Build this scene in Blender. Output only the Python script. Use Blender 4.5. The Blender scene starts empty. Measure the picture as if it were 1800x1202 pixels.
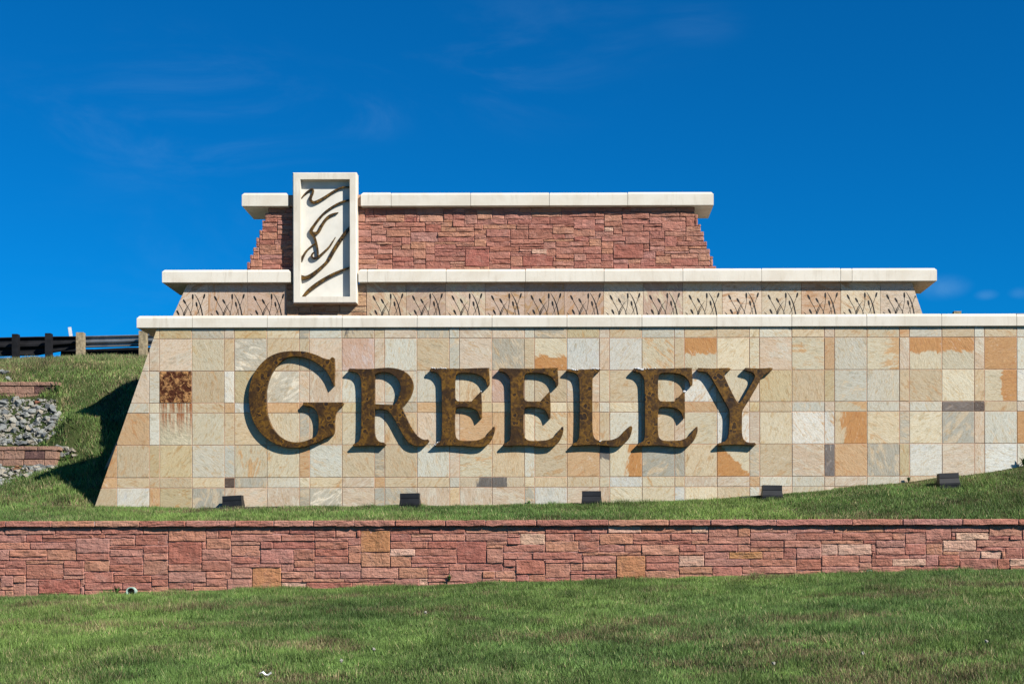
import bpy, bmesh, math, random
import numpy as np
from mathutils import Vector, Matrix
R = math.radians
random.seed(7)
rng = np.random.default_rng(7)
sc = bpy.context.scene
COL = sc.collection

# ------------------------------------------------------------------ camera
F = 2418.0            # focal length in pixels of the 1800 px wide photograph
PX, PY = 1000.0, 1000.0   # principal point (level camera, lens shifted up)
ROLL = R(0.13)
cam_d = bpy.data.cameras.new('camera')
cam = bpy.data.objects.new('camera', cam_d)
COL.objects.link(cam)
cam_d.sensor_width = 36.0
cam_d.lens = F / 1800.0 * 36.0
cam_d.shift_x = -(PX - 900.0) / 1800.0
cam_d.shift_y = (PY - 601.0) / 1800.0
cam_d.clip_start = 0.1
cam_d.clip_end = 6000
cam.matrix_world = Matrix.Rotation(R(90), 4, 'X') @ Matrix.Rotation(-ROLL, 4, 'Z')
sc.camera = cam
sc.render.resolution_x, sc.render.resolution_y = 1024, 683

# ------------------------------------------------------------------ world, sun, exposure
SUN = Vector((1.0, -0.78, 1.0)).normalized()
world = bpy.data.worlds.new('World')
sc.world = world
world.use_nodes = True
wn, wl = world.node_tree.nodes, world.node_tree.links
wn.clear()
wo = wn.new('ShaderNodeOutputWorld')
wb = wn.new('ShaderNodeBackground')
wb.inputs['Strength'].default_value = 0.05
sky = wn.new('ShaderNodeTexSky')
sky.sky_type = 'NISHITA'
sky.sun_disc = False
sky.sun_elevation = math.asin(SUN.z)
sky.sun_rotation = math.atan2(SUN.x, SUN.y)
sky.altitude = 1400
sky.air_density = 1.0
sky.dust_density = 0.25
sky.ozone_density = 3.0
wt = wn.new('ShaderNodeMix'); wt.data_type = 'RGBA'; wt.blend_type = 'MULTIPLY'
wt.inputs['Factor'].default_value = 1.0
SKY_TINT = (0.012, 0.655, 1.17, 1)
wt.inputs['B'].default_value = SKY_TINT
wl.new(sky.outputs['Color'], wt.inputs['A'])
# faint wisps of high cloud
tc = wn.new('ShaderNodeTexCoord')
mp = wn.new('ShaderNodeMapping')
mp.inputs['Scale'].default_value = (2.2, 2.2, 7.0)
mp.inputs['Rotation'].default_value = (0.0, R(-12), 0.0)
wl.new(tc.outputs['Generated'], mp.inputs['Vector'])
cn = wn.new('ShaderNodeTexNoise')
cn.inputs['Scale'].default_value = 2.6
cn.inputs['Detail'].default_value = 9
cn.inputs['Roughness'].default_value = 0.62
cn.inputs['Distortion'].default_value = 0.8
wl.new(mp.outputs['Vector'], cn.inputs['Vector'])
cr = wn.new('ShaderNodeMapRange')
cr.interpolation_type = 'SMOOTHSTEP'
cr.inputs['From Min'].default_value = 0.42
cr.inputs['From Max'].default_value = 0.80
wl.new(cn.outputs['Fac'], cr.inputs['Value'])
nrm = wn.new('ShaderNodeVectorMath'); nrm.operation = 'NORMALIZE'
wl.new(tc.outputs['Generated'], nrm.inputs[0])
prev_out = None
for (cx_, cy_, rad_, amt_) in ((850, 115, 0.13, 0.09), (1010, 60, 0.12, 0.04), (330, 200, 0.15, 0.12), (640, 205, 0.05, 0.12), (1215, 40, 0.05, 0.06),
                               (1655, 506, 0.024, 0.36), (1735, 520, 0.010, 0.2), (1800, 516, 0.012, 0.2), (150, 205, 0.07, 0.10), (560, 560, 0.3, 0.05)):
    d_ = Vector((cx_ - PX, F, PY - cy_)).normalized()
    df = wn.new('ShaderNodeVectorMath'); df.operation = 'SUBTRACT'
    wl.new(nrm.outputs[0], df.inputs[0]); df.inputs[1].default_value = d_
    sq = wn.new('ShaderNodeVectorMath'); sq.operation = 'MULTIPLY'
    wl.new(df.outputs[0], sq.inputs[0]); sq.inputs[1].default_value = (1.0, 1.0, 2.2)
    ln = wn.new('ShaderNodeVectorMath'); ln.operation = 'LENGTH'
    wl.new(sq.outputs[0], ln.inputs[0])
    mr = wn.new('ShaderNodeMapRange'); mr.interpolation_type = 'SMOOTHSTEP'
    mr.inputs[1].default_value = rad_; mr.inputs[2].default_value = 0.0; mr.inputs[3].default_value = 0.0; mr.inputs[4].default_value = amt_
    wl.new(ln.outputs['Value'], mr.inputs[0])
    if prev_out is None: prev_out = mr.outputs[0]
    else:
        ad = wn.new('ShaderNodeMath'); ad.operation = 'MAXIMUM'
        wl.new(prev_out, ad.inputs[0]); wl.new(mr.outputs[0], ad.inputs[1]); prev_out = ad.outputs[0]
cmul = wn.new('ShaderNodeMath'); cmul.operation = 'MULTIPLY'
wl.new(prev_out, cmul.inputs[0]); wl.new(cr.outputs[0], cmul.inputs[1])
wm = wn.new('ShaderNodeMix'); wm.data_type = 'RGBA'
wm.inputs['B'].default_value = (4.0, 6.9, 9.5, 1)
wl.new(cmul.outputs[0], wm.inputs['Factor'])
wl.new(wt.outputs['Result'], wm.inputs['A'])
wl.new(wm.outputs['Result'], wb.inputs['Color'])
wl.new(wb.outputs['Background'], wo.inputs['Surface'])

sun_d = bpy.data.lights.new('sun', 'SUN')
sun_d.energy = 5.0
sun_d.angle = R(0.5)
sun_d.color = (1.0, 0.955, 0.885)
sun = bpy.data.objects.new('sun', sun_d)
sun.rotation_euler = (-SUN).to_track_quat('-Z', 'Y').to_euler()
COL.objects.link(sun)

vs = sc.view_settings
vs.view_transform = 'Standard'
vs.look = 'None'
vs.exposure = 1.0
vs.gamma = 1.0
vs.use_curve_mapping = False

# ------------------------------------------------------------------ helpers
CR, SR = math.cos(-ROLL), math.sin(-ROLL)
def at(x, y, Y):
    """point in the place seen at photograph pixel x, y at distance Y"""
    dx, dy = x - PX, PY - y
    u, v = dx * CR - dy * SR, dx * SR + dy * CR
    return Vector((u / F * Y, Y, v / F * Y))
def proj(X, Y, Z):
    u, v = X / Y * F, Z / Y * F
    return PX + u * CR + v * SR, PY - (-u * SR + v * CR)

def mesh_obj(name, verts, faces, mat, parent=None, smooth=False, loc=(0, 0, 0)):
    me = bpy.data.meshes.new(name)
    me.from_pydata([tuple(v) for v in verts], [], faces)
    me.update()
    if smooth:
        me.polygons.foreach_set('use_smooth', [True] * len(me.polygons))
    if mat: me.materials.append(mat)
    o = bpy.data.objects.new(name, me)
    o.location = loc
    COL.objects.link(o)
    if parent: o.parent = parent
    return o
def bm_obj(name, bm, mat, parent=None, smooth=False, loc=(0, 0, 0)):
    me = bpy.data.meshes.new(name)
    bmesh.ops.recalc_face_normals(bm, faces=bm.faces)
    bm.to_mesh(me); bm.free()
    if smooth:
        me.polygons.foreach_set('use_smooth', [True] * len(me.polygons))
    if mat: me.materials.append(mat)
    o = bpy.data.objects.new(name, me)
    o.location = loc
    COL.objects.link(o)
    if parent: o.parent = parent
    return o
def empty(name, loc=(0, 0, 0)):
    o = bpy.data.objects.new(name, None)
    o.location = loc
    o.empty_display_size = 0.2
    COL.objects.link(o)
    return o
def tag(o, label=None, cat=None, group=None, kind=None):
    if label: o['label'] = label
    if cat: o['category'] = cat
    if group: o['group'] = group
    if kind: o['kind'] = kind
    return o
def box(bm, x0, x1, y0, y1, z0, z1):
    v = [bm.verts.new(p) for p in ((x0,y0,z0),(x1,y0,z0),(x1,y1,z0),(x0,y1,z0),(x0,y0,z1),(x1,y0,z1),(x1,y1,z1),(x0,y1,z1))]
    for f in ((0,1,5,4),(1,2,6,5),(2,3,7,6),(3,0,4,7),(4,5,6,7),(3,2,1,0)):
        bm.faces.new([v[i] for i in f])
def prism(poly, y0, y1, ch=0.0):
    """convex polygon in x,z (any order) extruded from front y0 to back y1, front edge chamfered"""
    n = len(poly)
    cx = sum(p[0] for p in poly) / n; cz = sum(p[1] for p in poly) / n
    area = sum(poly[i][0]*poly[(i+1)%n][1] - poly[(i+1)%n][0]*poly[i][1] for i in range(n))
    if area < 0: poly = poly[::-1]
    ins = []
    for i in range(n):
        a, b, c = Vector(poly[i-1]), Vector(poly[i]), Vector(poly[(i+1) % n])
        d1 = (b - a).normalized(); d2 = (c - b).normalized()
        n1 = Vector((-d1.y, d1.x)); n2 = Vector((-d2.y, d2.x))
        m = n1 + n2
        m = m / max(0.3, m.dot(n1))
        ins.append(b + m * ch)
    vs_ = [(p[0], y0, p[1]) for p in ins]
    fs = [tuple(range(n))]
    if ch > 0:
        vs_ += [(p[0], y0 + ch, p[1]) for p in poly]
        fs += [(i, n + i, n + (i+1) % n, (i+1) % n) for i in range(n)]
        base = n
    else:
        base = 0
    k = len(vs_)
    vs_ += [(p[0], y1, p[1]) for p in poly]
    fs += [(base + i, k + i, k + (i+1) % n, base + (i+1) % n) for i in range(n)]
    fs.append(tuple(k + i for i in range(n))[::-1])
    return vs_, fs
def clip_half(poly, a, b, c):
    """keep a*x + b*z >= c"""
    out = []
    for i in range(len(poly)):
        p, q = poly[i], poly[(i+1) % len(poly)]
        fp, fq = a*p[0] + b*p[1] - c, a*q[0] + b*q[1] - c
        if fp >= 0: out.append(p)
        if fp * fq < 0:
            t = fp / (fp - fq)
            out.append((p[0] + t*(q[0]-p[0]), p[1] + t*(q[1]-p[1])))
    return out
def s2l(c):
    return tuple(((v/255)/12.92 if v/255 <= 0.04045 else ((v/255+0.055)/1.055)**2.4) for v in c)
def vnoise(x, y, s, seed=0):
    """smooth value noise on numpy arrays"""
    x = np.asarray(x, float) / s; y = np.asarray(y, float) / s
    xi, yi = np.floor(x), np.floor(y)
    fx, fy = x - xi, y - yi
    fx = fx*fx*(3-2*fx); fy = fy*fy*(3-2*fy)
    def h(a, b):
        v = np.sin(a*127.1 + b*311.7 + seed*74.7) * 43758.5453
        return v - np.floor(v)
    return (h(xi,yi)*(1-fx)*(1-fy) + h(xi+1,yi)*fx*(1-fy) + h(xi,yi+1)*(1-fx)*fy + h(xi+1,yi+1)*fx*fy)

# ------------------------------------------------------------------ materials
class NT:
    def __init__(self, name, rough=0.8, spec=0.3):
        self.m = bpy.data.materials.new(name); self.m.use_nodes = True
        self.n, self.l = self.m.node_tree.nodes, self.m.node_tree.links
        self.p = self.n['Principled BSDF']
        self.p.inputs['Roughness'].default_value = rough
        self.p.inputs['Specular IOR Level'].default_value = spec
    def new(self, t, **kw):
        nd = self.n.new(t)
        for k, v in kw.items():
            if k in nd.inputs: nd.inputs[k].default_value = v
            else: setattr(nd, k, v)
        return nd
    def link(self, a, b): self.l.new(a, b)
    def noise(self, vec, scale, detail=4, rough=0.55, dist=0.0):
        nd = self.new('ShaderNodeTexNoise', Scale=scale, Detail=detail, Roughness=rough, Distortion=dist)
        if vec is not None: self.link(vec, nd.inputs['Vector'])
        return nd.outputs['Fac']
    def rng(self, val, a, b, c=0.0, d=1.0, smooth=True):
        nd = self.new('ShaderNodeMapRange')
        nd.interpolation_type = 'SMOOTHSTEP' if smooth else 'LINEAR'
        for i, v in zip((1, 2, 3, 4), (a, b, c, d)): nd.inputs[i].default_value = v
        self.link(val, nd.inputs[0]); return nd.outputs[0]
    def mix(self, fac, a, b, mode='MIX'):
        nd = self.new('ShaderNodeMix'); nd.data_type = 'RGBA'; nd.blend_type = mode
        for s, v in (('Factor', fac), ('A', a), ('B', b)):
            if hasattr(v, 'is_linked') or hasattr(v, 'links'): self.link(v, nd.inputs[s])
            else: nd.inputs[s].default_value = v if s == 'Factor' else (tuple(v) + (1,))[:4]
        return nd.outputs['Result']
    def math(self, op, a, b=0.0):
        nd = self.new('ShaderNodeMath'); nd.operation = op
        for i, v in enumerate((a, b)):
            if hasattr(v, 'links'): self.link(v, nd.inputs[i])
            else: nd.inputs[i].default_value = v
        return nd.outputs[0]
    def vmath(self, op, a, b):
        nd = self.new('ShaderNodeVectorMath'); nd.operation = op
        for i, v in enumerate((a, b)):
            if hasattr(v, 'links'): self.link(v, nd.inputs[i])
            else: nd.inputs[i].default_value = v
        return nd.outputs['Value'] if op == 'DOT_PRODUCT' else nd.outputs[0]
    def bump(self, h, strength=0.5, dist=0.01):
        nd = self.new('ShaderNodeBump', Strength=strength, Distance=dist)
        self.link(h, nd.inputs['Height']); self.link(nd.outputs[0], self.p.inputs['Normal'])
    def objvec(self, seeded=True):
        tcn = self.new('ShaderNodeTexCoord')
        v = tcn.outputs['Object']
        if seeded:
            oi = self.new('ShaderNodeObjectInfo')
            s = self.math('MULTIPLY', oi.outputs['Random'], 91.7)
            cmb = self.new('ShaderNodeCombineXYZ')
            for i in range(3): self.link(s, cmb.inputs[i])
            return self.vmath('ADD', v, cmb.outputs[0]), oi
        return v, None
    def color(self, c): self.link(self.mix(1.0, c, (0.65, 0.65, 0.65), 'MULTIPLY'), self.p.inputs['Base Color'])

def plain(name, col, rough=0.7, spec=0.3, var=0.12, scale=9, bump=0.15, bdist=0.004, metal=0.0):
    t = NT(name, rough, spec)
    v, _ = t.objvec()
    n1 = t.noise(v, scale, 6, 0.6)
    a = tuple(c*(1-var*2) for c in col); b = tuple(min(1, c*(1+var)) for c in col)
    t.color(t.mix(t.rng(n1, 0.3, 0.7), a, b))
    t.p.inputs['Metallic'].default_value = metal
    t.bump(t.noise(v, scale*8, 5), bump, bdist)
    return t.m

def make_tile_mat():
    t = NT('cleft_tile', 0.6, 0.35)
    v, oi = t.objvec()
    raw = t.new('ShaderNodeTexCoord').outputs['Object']
    vr = t.new('ShaderNodeVectorRotate'); vr.rotation_type = 'Y_AXIS'
    t.link(v, vr.inputs['Vector'])
    t.link(t.math('MULTIPLY', oi.outputs['Random'], 47.0), vr.inputs['Angle'])
    mp_ = t.new('ShaderNodeMapping'); mp_.inputs['Scale'].default_value = (1.0, 1.0, 2.6)
    t.link(vr.outputs[0], mp_.inputs['Vector'])
    sv = mp_.outputs[0]
    at_ = t.new('ShaderNodeAttribute', attribute_type='OBJECT', attribute_name='accent')
    ag = t.new('ShaderNodeAttribute', attribute_type='OBJECT', attribute_name='grad')
    ap = t.new('ShaderNodeAttribute', attribute_type='OBJECT', attribute_name='patch')
    n1 = t.noise(sv, 3.0, 7, 0.6, 0.9)
    m = t.math('ADD', n1, t.vmath('DOT_PRODUCT', raw, ag.outputs['Vector']))
    m = t.math('ADD', m, ap.outputs['Fac'])
    mask = t.rng(m, 0.54, 0.68)
    base = t.mix(mask, oi.outputs['Color'], at_.outputs['Color'])
    # broad tonal drift, cloudy stain and fine grain
    n2 = t.noise(v, 2.2, 4, 0.55, 0.4)
    base = t.mix(t.rng(n2, 0.35, 0.7, 0.0, 0.5), base, (1.0, 0.93, 0.83), 'MULTIPLY')
    n5 = t.noise(sv, 6.5, 8, 0.65, 1.4)
    base = t.mix(t.rng(n5, 0.50, 0.66, 0.0, 0.75), base, (0.84, 0.69, 0.50), 'MULTIPLY')
    n6 = t.noise(t.vmath('ADD', sv, (11.3, 4.1, 7.7)), 5.0, 8, 0.65, 1.0)
    base = t.mix(t.rng(n6, 0.54, 0.68, 0.0, 0.65), base, (0.66, 0.68, 0.66), 'MULTIPLY')
    base = t.mix(t.rng(t.math('SUBTRACT', 1.0, n6), 0.58, 0.75, 0.0, 0.6), base, (0.80, 0.74, 0.63))
    n3 = t.noise(sv, 26, 6, 0.65, 0.5)
    base = t.mix(t.rng(n3, 0.35, 0.72, 0.0, 0.5), base, (0.72, 0.66, 0.58), 'MULTIPLY')
    # dark hairline veins
    n4 = t.noise(sv, 4.5, 5, 0.6, 2.2)
    vein = t.math('ABSOLUTE', t.math('SUBTRACT', n4, 0.5))
    base = t.mix(t.rng(vein, 0.0, 0.014, 0.55, 0.0), base, (0.30, 0.20, 0.12))
    t.color(base)
    h = t.math('ADD', t.math('MULTIPLY', n3, 0.35), t.math('MULTIPLY', t.noise(sv, 9, 7, 0.62, 1.2), 1.0))
    t.bump(h, 0.36, 0.018)
    return t.m
M_TILE = make_tile_mat()

def make_stone_mat(name, streak):
    t = NT(name, 0.85, 0.2)
    v, oi = t.objvec()
    mp_ = t.new('ShaderNodeMapping'); mp_.inputs['Scale'].default_value = streak
    t.link(v, mp_.inputs['Vector'])
    n1 = t.noise(mp_.outputs[0], 4.0, 7, 0.62, 0.5)
    n2 = t.noise(v, 5.0, 5, 0.6, 0.6)
    n3 = t.noise(v, 48, 6, 0.7)
    c = t.mix(t.rng(n1, 0.3, 0.72, 0.0, 0.75), oi.outputs['Color'], (0.76, 0.66, 0.64), 'MULTIPLY')
    c = t.mix(t.rng(n2, 0.50, 0.75, 0.0, 0.45), c, (0.52, 0.29, 0.23))
    c = t.mix(t.rng(n3, 0.3, 0.75, 0.0, 0.45), c, (0.60, 0.52, 0.48), 'MULTIPLY')
    t.color(c)
    h = t.math('ADD', t.math('MULTIPLY', n3, 0.25), t.math('ADD', n1, t.noise(v, 13, 6, 0.62, 0.8)))
    t.bump(h, 0.85, 0.038)
    return t.m
M_STONE = make_stone_mat('red_sandstone', (1.0, 1.0, 5.0))
M_BLOCK = make_stone_mat('split_face_concrete_block', (1.0, 1.0, 1.0))

def make_coping_mat():
    t = NT('cast_stone', 0.75, 0.25)
    v, oi = t.objvec()
    n1 = t.noise(v, 1.6, 6, 0.6, 0.4)
    mp_ = t.new('ShaderNodeMapping'); mp_.inputs['Scale'].default_value = (1.6, 1.0, 0.22)
    t.link(v, mp_.inputs['Vector'])
    n2 = t.noise(mp_.outputs[0], 7.0, 6, 0.65, 0.2)
    n3 = t.noise(v, 60, 4, 0.6)
    c = t.mix(t.rng(n1, 0.38, 0.68), (0.80, 0.745, 0.63), (0.72, 0.65, 0.53))
    c = t.mix(t.rng(n2, 0.50, 0.78, 0.0, 0.55), c, (0.50, 0.43, 0.33))
    c = t.mix(t.rng(n3, 0.66, 0.76, 0.0, 0.5), c, (0.45, 0.40, 0.32))
    t.color(c)
    t.bump(t.math('ADD', n3, n1), 0.25, 0.006)
    return t.m
M_CAST = make_coping_mat()
M_GROUT = plain('tan_grout', s2l((206, 166, 138)), 0.9, 0.1, 0.12, 6, 0.3)
M_MORTAR = plain('pinkish_mortar', s2l((196, 150, 138)), 0.95, 0.1, 0.2, 8, 0.5, 0.01)
M_PANELWHITE = plain('painted_panel', (0.82, 0.78, 0.68), 0.6, 0.3, 0.04, 3, 0.05)

def make_bronze(name, dark, mid, light, scale):
    t = NT(name, 0.45, 0.4)
    v, oi = t.objvec()
    n1 = t.noise(v, scale*0.45, 7, 0.62, 0.6)
    n2 = t.noise(v, scale*2.2, 7, 0.65, 0.8)
    vo = t.new('ShaderNodeTexVoronoi', Scale=scale*1.45); vo.feature = 'F1'
    t.link(t.vmath('ADD', v, (0.0, 0.0, 0.0)), vo.inputs['Vector'])
    wob = t.math('ADD', vo.outputs['Distance'], t.math('MULTIPLY', t.math('SUBTRACT', n2, 0.5), 0.55))
    c = t.mix(t.rng(n2, 0.36, 0.66), mid, light)
    c = t.mix(t.rng(n1, 0.46, 0.62, 0, 0.8), c, tuple(0.55*m_ for m_ in mid))
    # dark blooms with golden rims, in clusters
    clus = t.rng(t.noise(t.vmath('ADD', v, (5.0, 3.0, 1.0)), scale*0.5, 3), 0.50, 0.60)
    spot = t.math('MULTIPLY', t.rng(wob, 0.40, 0.33), clus)
    rim = t.math('MULTIPLY', t.math('MULTIPLY', t.rng(wob, 0.52, 0.45), t.rng(wob, 0.36, 0.43)), clus)
    c = t.mix(t.math('MULTIPLY', rim, 0.75), c, tuple(1.5*l_ for l_ in light))
    c = t.mix(t.math('MULTIPLY', spot, 0.72), c, dark)
    t.color(c)
    t.p.inputs['Metallic'].default_value = 0.25
    t.bump(t.math('ADD', n2, wob), 0.25, 0.01)
    return t.m
M_BRONZE = make_bronze('patinated_bronze', (0.018, 0.008, 0.004), (0.068, 0.029, 0.004), (0.225, 0.104, 0.007), 6.5)
M_GOLD = make_bronze('bronze_swirl', (0.012, 0.008, 0.004), (0.038, 0.021, 0.006), (0.24, 0.12, 0.013), 8.0)
M_BLACK = plain('black_powder_coat', (0.011, 0.012, 0.014), 0.5, 0.25, 0.2, 5, 0.05)
M_BLACK2 = plain('black_inlay', (0.012, 0.011, 0.010), 0.6, 0.3, 0.2, 5, 0.05)
M_LENS = plain('lamp_glass', (0.25, 0.27, 0.28), 0.15, 0.5, 0.1, 5, 0.0)
M_WHITE = plain('chalky_white', (0.80, 0.80, 0.80), 0.8, 0.2, 0.1, 20, 0.3)
M_PVC = plain('weathered_pvc', (0.45, 0.62, 0.52), 0.4, 0.4, 0.08, 9, 0.05)
M_WOOD = plain('weathered_timber', s2l((168, 152, 122)), 0.85, 0.15, 0.22, 14, 0.5, 0.01)
M_WOOD2 = plain('tan_timber_block', s2l((190, 148, 86)), 0.85, 0.15, 0.22, 14, 0.5, 0.01)
M_GALV = plain('galvanised_steel', (0.24, 0.26, 0.28), 0.45, 0.5, 0.15, 4, 0.05, metal=0.5)
M_DKSTEEL = plain('shade_dark_steel', (0.012, 0.012, 0.014), 0.7, 0.2, 0.25, 4, 0.1)  # near-black stands in for shade on the left rail and posts; bolts share it
M_ASPH = plain('asphalt', (0.05, 0.05, 0.052), 0.9, 0.2, 0.15, 20, 0.4)
M_DKCONC = plain('dark_kerb', (0.012, 0.013, 0.016), 0.9, 0.1, 0.25, 3, 0.3)  # near-black, slightly mottled tone over the whole kerb

# ------------------------------------------------------------------ terrain
YW = 23.0       # face of the low front wall
YM = 26.0       # face of the lettered wall
def P(x, y, Y): return tuple(at(x, y, Y))
ctrl = []
for X in (-30, -22, -16, -13, -11, -9, -6, -3, 0, 3, 6, 8, 11, 16, 24, 30):
    ctrl.append((X, 23.35, 0.80))
for (x, y) in ((-400, 895), (-200, 894), (0, 893), (80, 889), (166, 892), (280, 892), (400, 892), (550, 890), (700, 888), (850, 886), (1000, 884), (1200, 879),
               (1300, 873), (1400, 865), (1500, 855), (1650, 838), (1800, 818), (1950, 796), (2150, 770), (2600, 730), (3200, 700)):
    ctrl.append(P(x, y, 26.0))
    if 200 < x < 1960:
        q = P(x, y, 26.0); ctrl.append((q[0], 27.1, q[2] + 0.1))
for c_ in ((110, 874, 26.73), (42, 846, 28.07), (0, 862, 27.9), (-250, 860, 27.9), (160, 812, 28.72), (121, 731, 29.45), (175, 720, 30.65), (212, 684, 30.84), (165, 772, 29.39), (125, 790, 29.29), (95, 836, 28.51), (200, 790, 28.76), (-150, 828, 28.8), (0, 828, 28.75), (60, 824, 28.82), (100, 818, 29.11), (-150, 786, 29.6), (0, 786, 29.6), (60, 786, 29.59), (100, 784, 29.38), (-150, 716, 30.8), (0, 712, 30.79), (50, 708, 30.89), (100, 705, 30.71), (-150, 671, 31.3), (0, 671, 31.29), (60, 673, 31.28), (105, 675, 31.14), (180, 662, 31.53), (-400, 828, 28.8), (-400, 786, 29.6), (-400, 716, 30.8), (-400, 671, 31.3), (-400, 640, 38)):
    ctrl.append(P(*c_))
def crest(X): return 6.36 + (X + 14.8) * 0.0219
for X in (-30, -22, -18, -15, -12.5, -10, -7, -3, 1, 5, 9, 14, 22, 30):
    ctrl.append((X, 41.2, crest(X) - 0.10)); ctrl.append((X, 40.0, crest(X) - 0.30))
    ctrl.append((X, 43.0, crest(X) + 0.05))
    if X > -8 or X < -17:
        ctrl.append((X, 33.0, 3.9)); ctrl.append((X, 29.5, 2.6 if X > -8 else 3.3))
    if X < -9 and X > -20: ctrl.append((X, 36.0, crest(X) - 0.95))
ctrl = np.array(ctrl)
_d = np.linalg.norm(ctrl[:, None, :2] - ctrl[None, :, :2], axis=2)
_A = np.block([[_d, np.ones((len(ctrl), 1)), ctrl[:, :2]], [np.ones((1, len(ctrl))), np.zeros((1, 3))], [ctrl[:, :2].T, np.zeros((2, 3))]])
_w = np.linalg.lstsq(_A, np.concatenate([ctrl[:, 2], np.zeros(3)]), rcond=None)[0]
def rbf(X, Y):
    sh = X.shape; X = X.ravel(); Y = Y.ravel(); out = np.empty_like(X)
    for i in range(0, len(X), 20000):
        d = np.hypot(X[i:i+20000, None] - ctrl[None, :, 0], Y[i:i+20000, None] - ctrl[None, :, 1])
        out[i:i+20000] = d @ _w[:-3] + _w[-3] + _w[-2]*X[i:i+20000] + _w[-1]*Y[i:i+20000]
    return out.reshape(sh)
zbL, zbR = at(0, 1050, YW), at(1800, 999, YW)
def zbase(X):
    t = (np.clip(X, -14, 12) - zbL.x) / (zbR.x - zbL.x)
    return zbL.z + t * (zbR.z - zbL.z)
def ground_h(X, Y):
    X = np.asarray(X, float); Y = np.asarray(Y, float)
    X, Y = np.broadcast_arrays(X, Y)
    s = np.clip(YW - Y, 0, None)
    front = zbase(X) - 0.10*s - 0.0022*s*s
    k = np.clip((s - 6.0) / 9.0, 0, 1); k = k*k*(3-2*k)
    front = front*(1-k) + (-1.75)*k
    front = front + 0.05*(vnoise(X, Y, 1.3, 1) - 0.5) + 0.025*(vnoise(X, Y, 0.45, 2) - 0.5)
    Xc, Yc = np.clip(X, -28, 28), np.clip(Y, 23.35, 43.0)
    back = rbf(np.array(Xc), np.array(Yc)) + np.where(Y > 26.5, 0.06, 0.03)*(vnoise(X, Y, 0.8, 3) - 0.5)
    far = np.clip((Y - 54) / 60, 0, 1)
    back = np.where(Y > 43, crest(Xc) + 0.05, back) * (1 - far) + far * (-3.0)
    return np.where(Y < YW + 0.2, front, back)
def ground_hit(x, y, Y0=23.4, Y1=43.0):
    Ys = np.arange(Y0, Y1, 0.01)
    dx, dy = x - PX, PY - y
    u, v = dx*CR - dy*SR, dx*SR + dy*CR
    h = ground_h(u/F*Ys, Ys)
    k = np.argmax(h >= v/F*Ys)
    return Vector((u/F*Ys[k], Ys[k], h[k]))

xs = np.concatenate([[-1500, -600, -250, -120, -60, -40, -30, -24], np.arange(-20, 16.01, 0.2), [20, 26, 34, 50, 90, 200, 600, 1500]])
ys = np.concatenate([[-800, -200, -60, -20, -5, 4, 8, 11], np.arange(13, 23.0, 0.2), [23.0, 23.12, 23.28], np.arange(23.4, 45.01, 0.2),
                     [47, 50, 53.9, 60, 70, 85, 115, 200, 500, 1500, 4000]])
XX, YY = np.meshgrid(xs, ys)
ZZ = ground_h(XX, YY)
nx, ny = len(xs), len(ys)
gv = np.stack([XX.ravel(), YY.ravel(), ZZ.ravel()], 1)
gf = [(j*nx+i, j*nx+i+1, (j+1)*nx+i+1, (j+1)*nx+i) for j in range(ny-1) for i in range(nx-1)]
t = NT('turf_soil', 0.95, 0.1)
gp = t.new('ShaderNodeNewGeometry').outputs['Position']
c = t.mix(t.rng(t.noise(gp, 0.8, 6, 0.6), 0.35, 0.65), (0.035, 0.06, 0.016), (0.075, 0.085, 0.03))
c = t.mix(t.rng(t.noise(gp, 2.7, 6, 0.65), 0.52, 0.70, 0, 0.6), c, (0.12, 0.085, 0.045))
t.color(c); t.bump(t.noise(gp, 30, 6, 0.7), 0.8, 0.05)
ground = mesh_obj('ground', gv.tolist(), gf, t.m, smooth=True)
tag(ground, 'grassy ground and embankment', None, None, 'structure')
road_v = []; road_f = []
rx = [-200, -60, -20, 0, 20, 60, 200]
for X in rx:
    zc = crest(max(-28, min(28, X)))
    road_v += [(X, 43.4, zc + 0.06), (X, 53.5, zc + 0.06)]
road_f = [(2*i, 2*i+2, 2*i+3, 2*i+1) for i in range(len(rx)-1)]
road = mesh_obj('road', road_v, road_f, M_ASPH)
tag(road, 'asphalt road running behind the guardrail', None, None, 'structure')

st_z = -1.72
street = mesh_obj('street', [(-400, -9, st_z), (400, -9, st_z), (400, 5.5, st_z), (-400, 5.5, st_z)], [(0, 1, 2, 3)],
                  plain('worn_asphalt', (0.16, 0.15, 0.14), 0.9, 0.2, 0.08, 0.6, 0.3))
tag(street, 'worn asphalt street in front of the lawn', None, None, 'structure')

# ------------------------------------------------------------------ the stepped monument
mon = empty('gateway_monument', (0, 26.5, 1.0))
tag(mon, 'stepped stone entrance monument with white copings, tiled front and red sandstone top', 'monument')
def part(o):
    o.parent = mon
    o.matrix_parent_inverse = Matrix.Translation((0, -26.5, -1.0))
    return o

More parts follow.
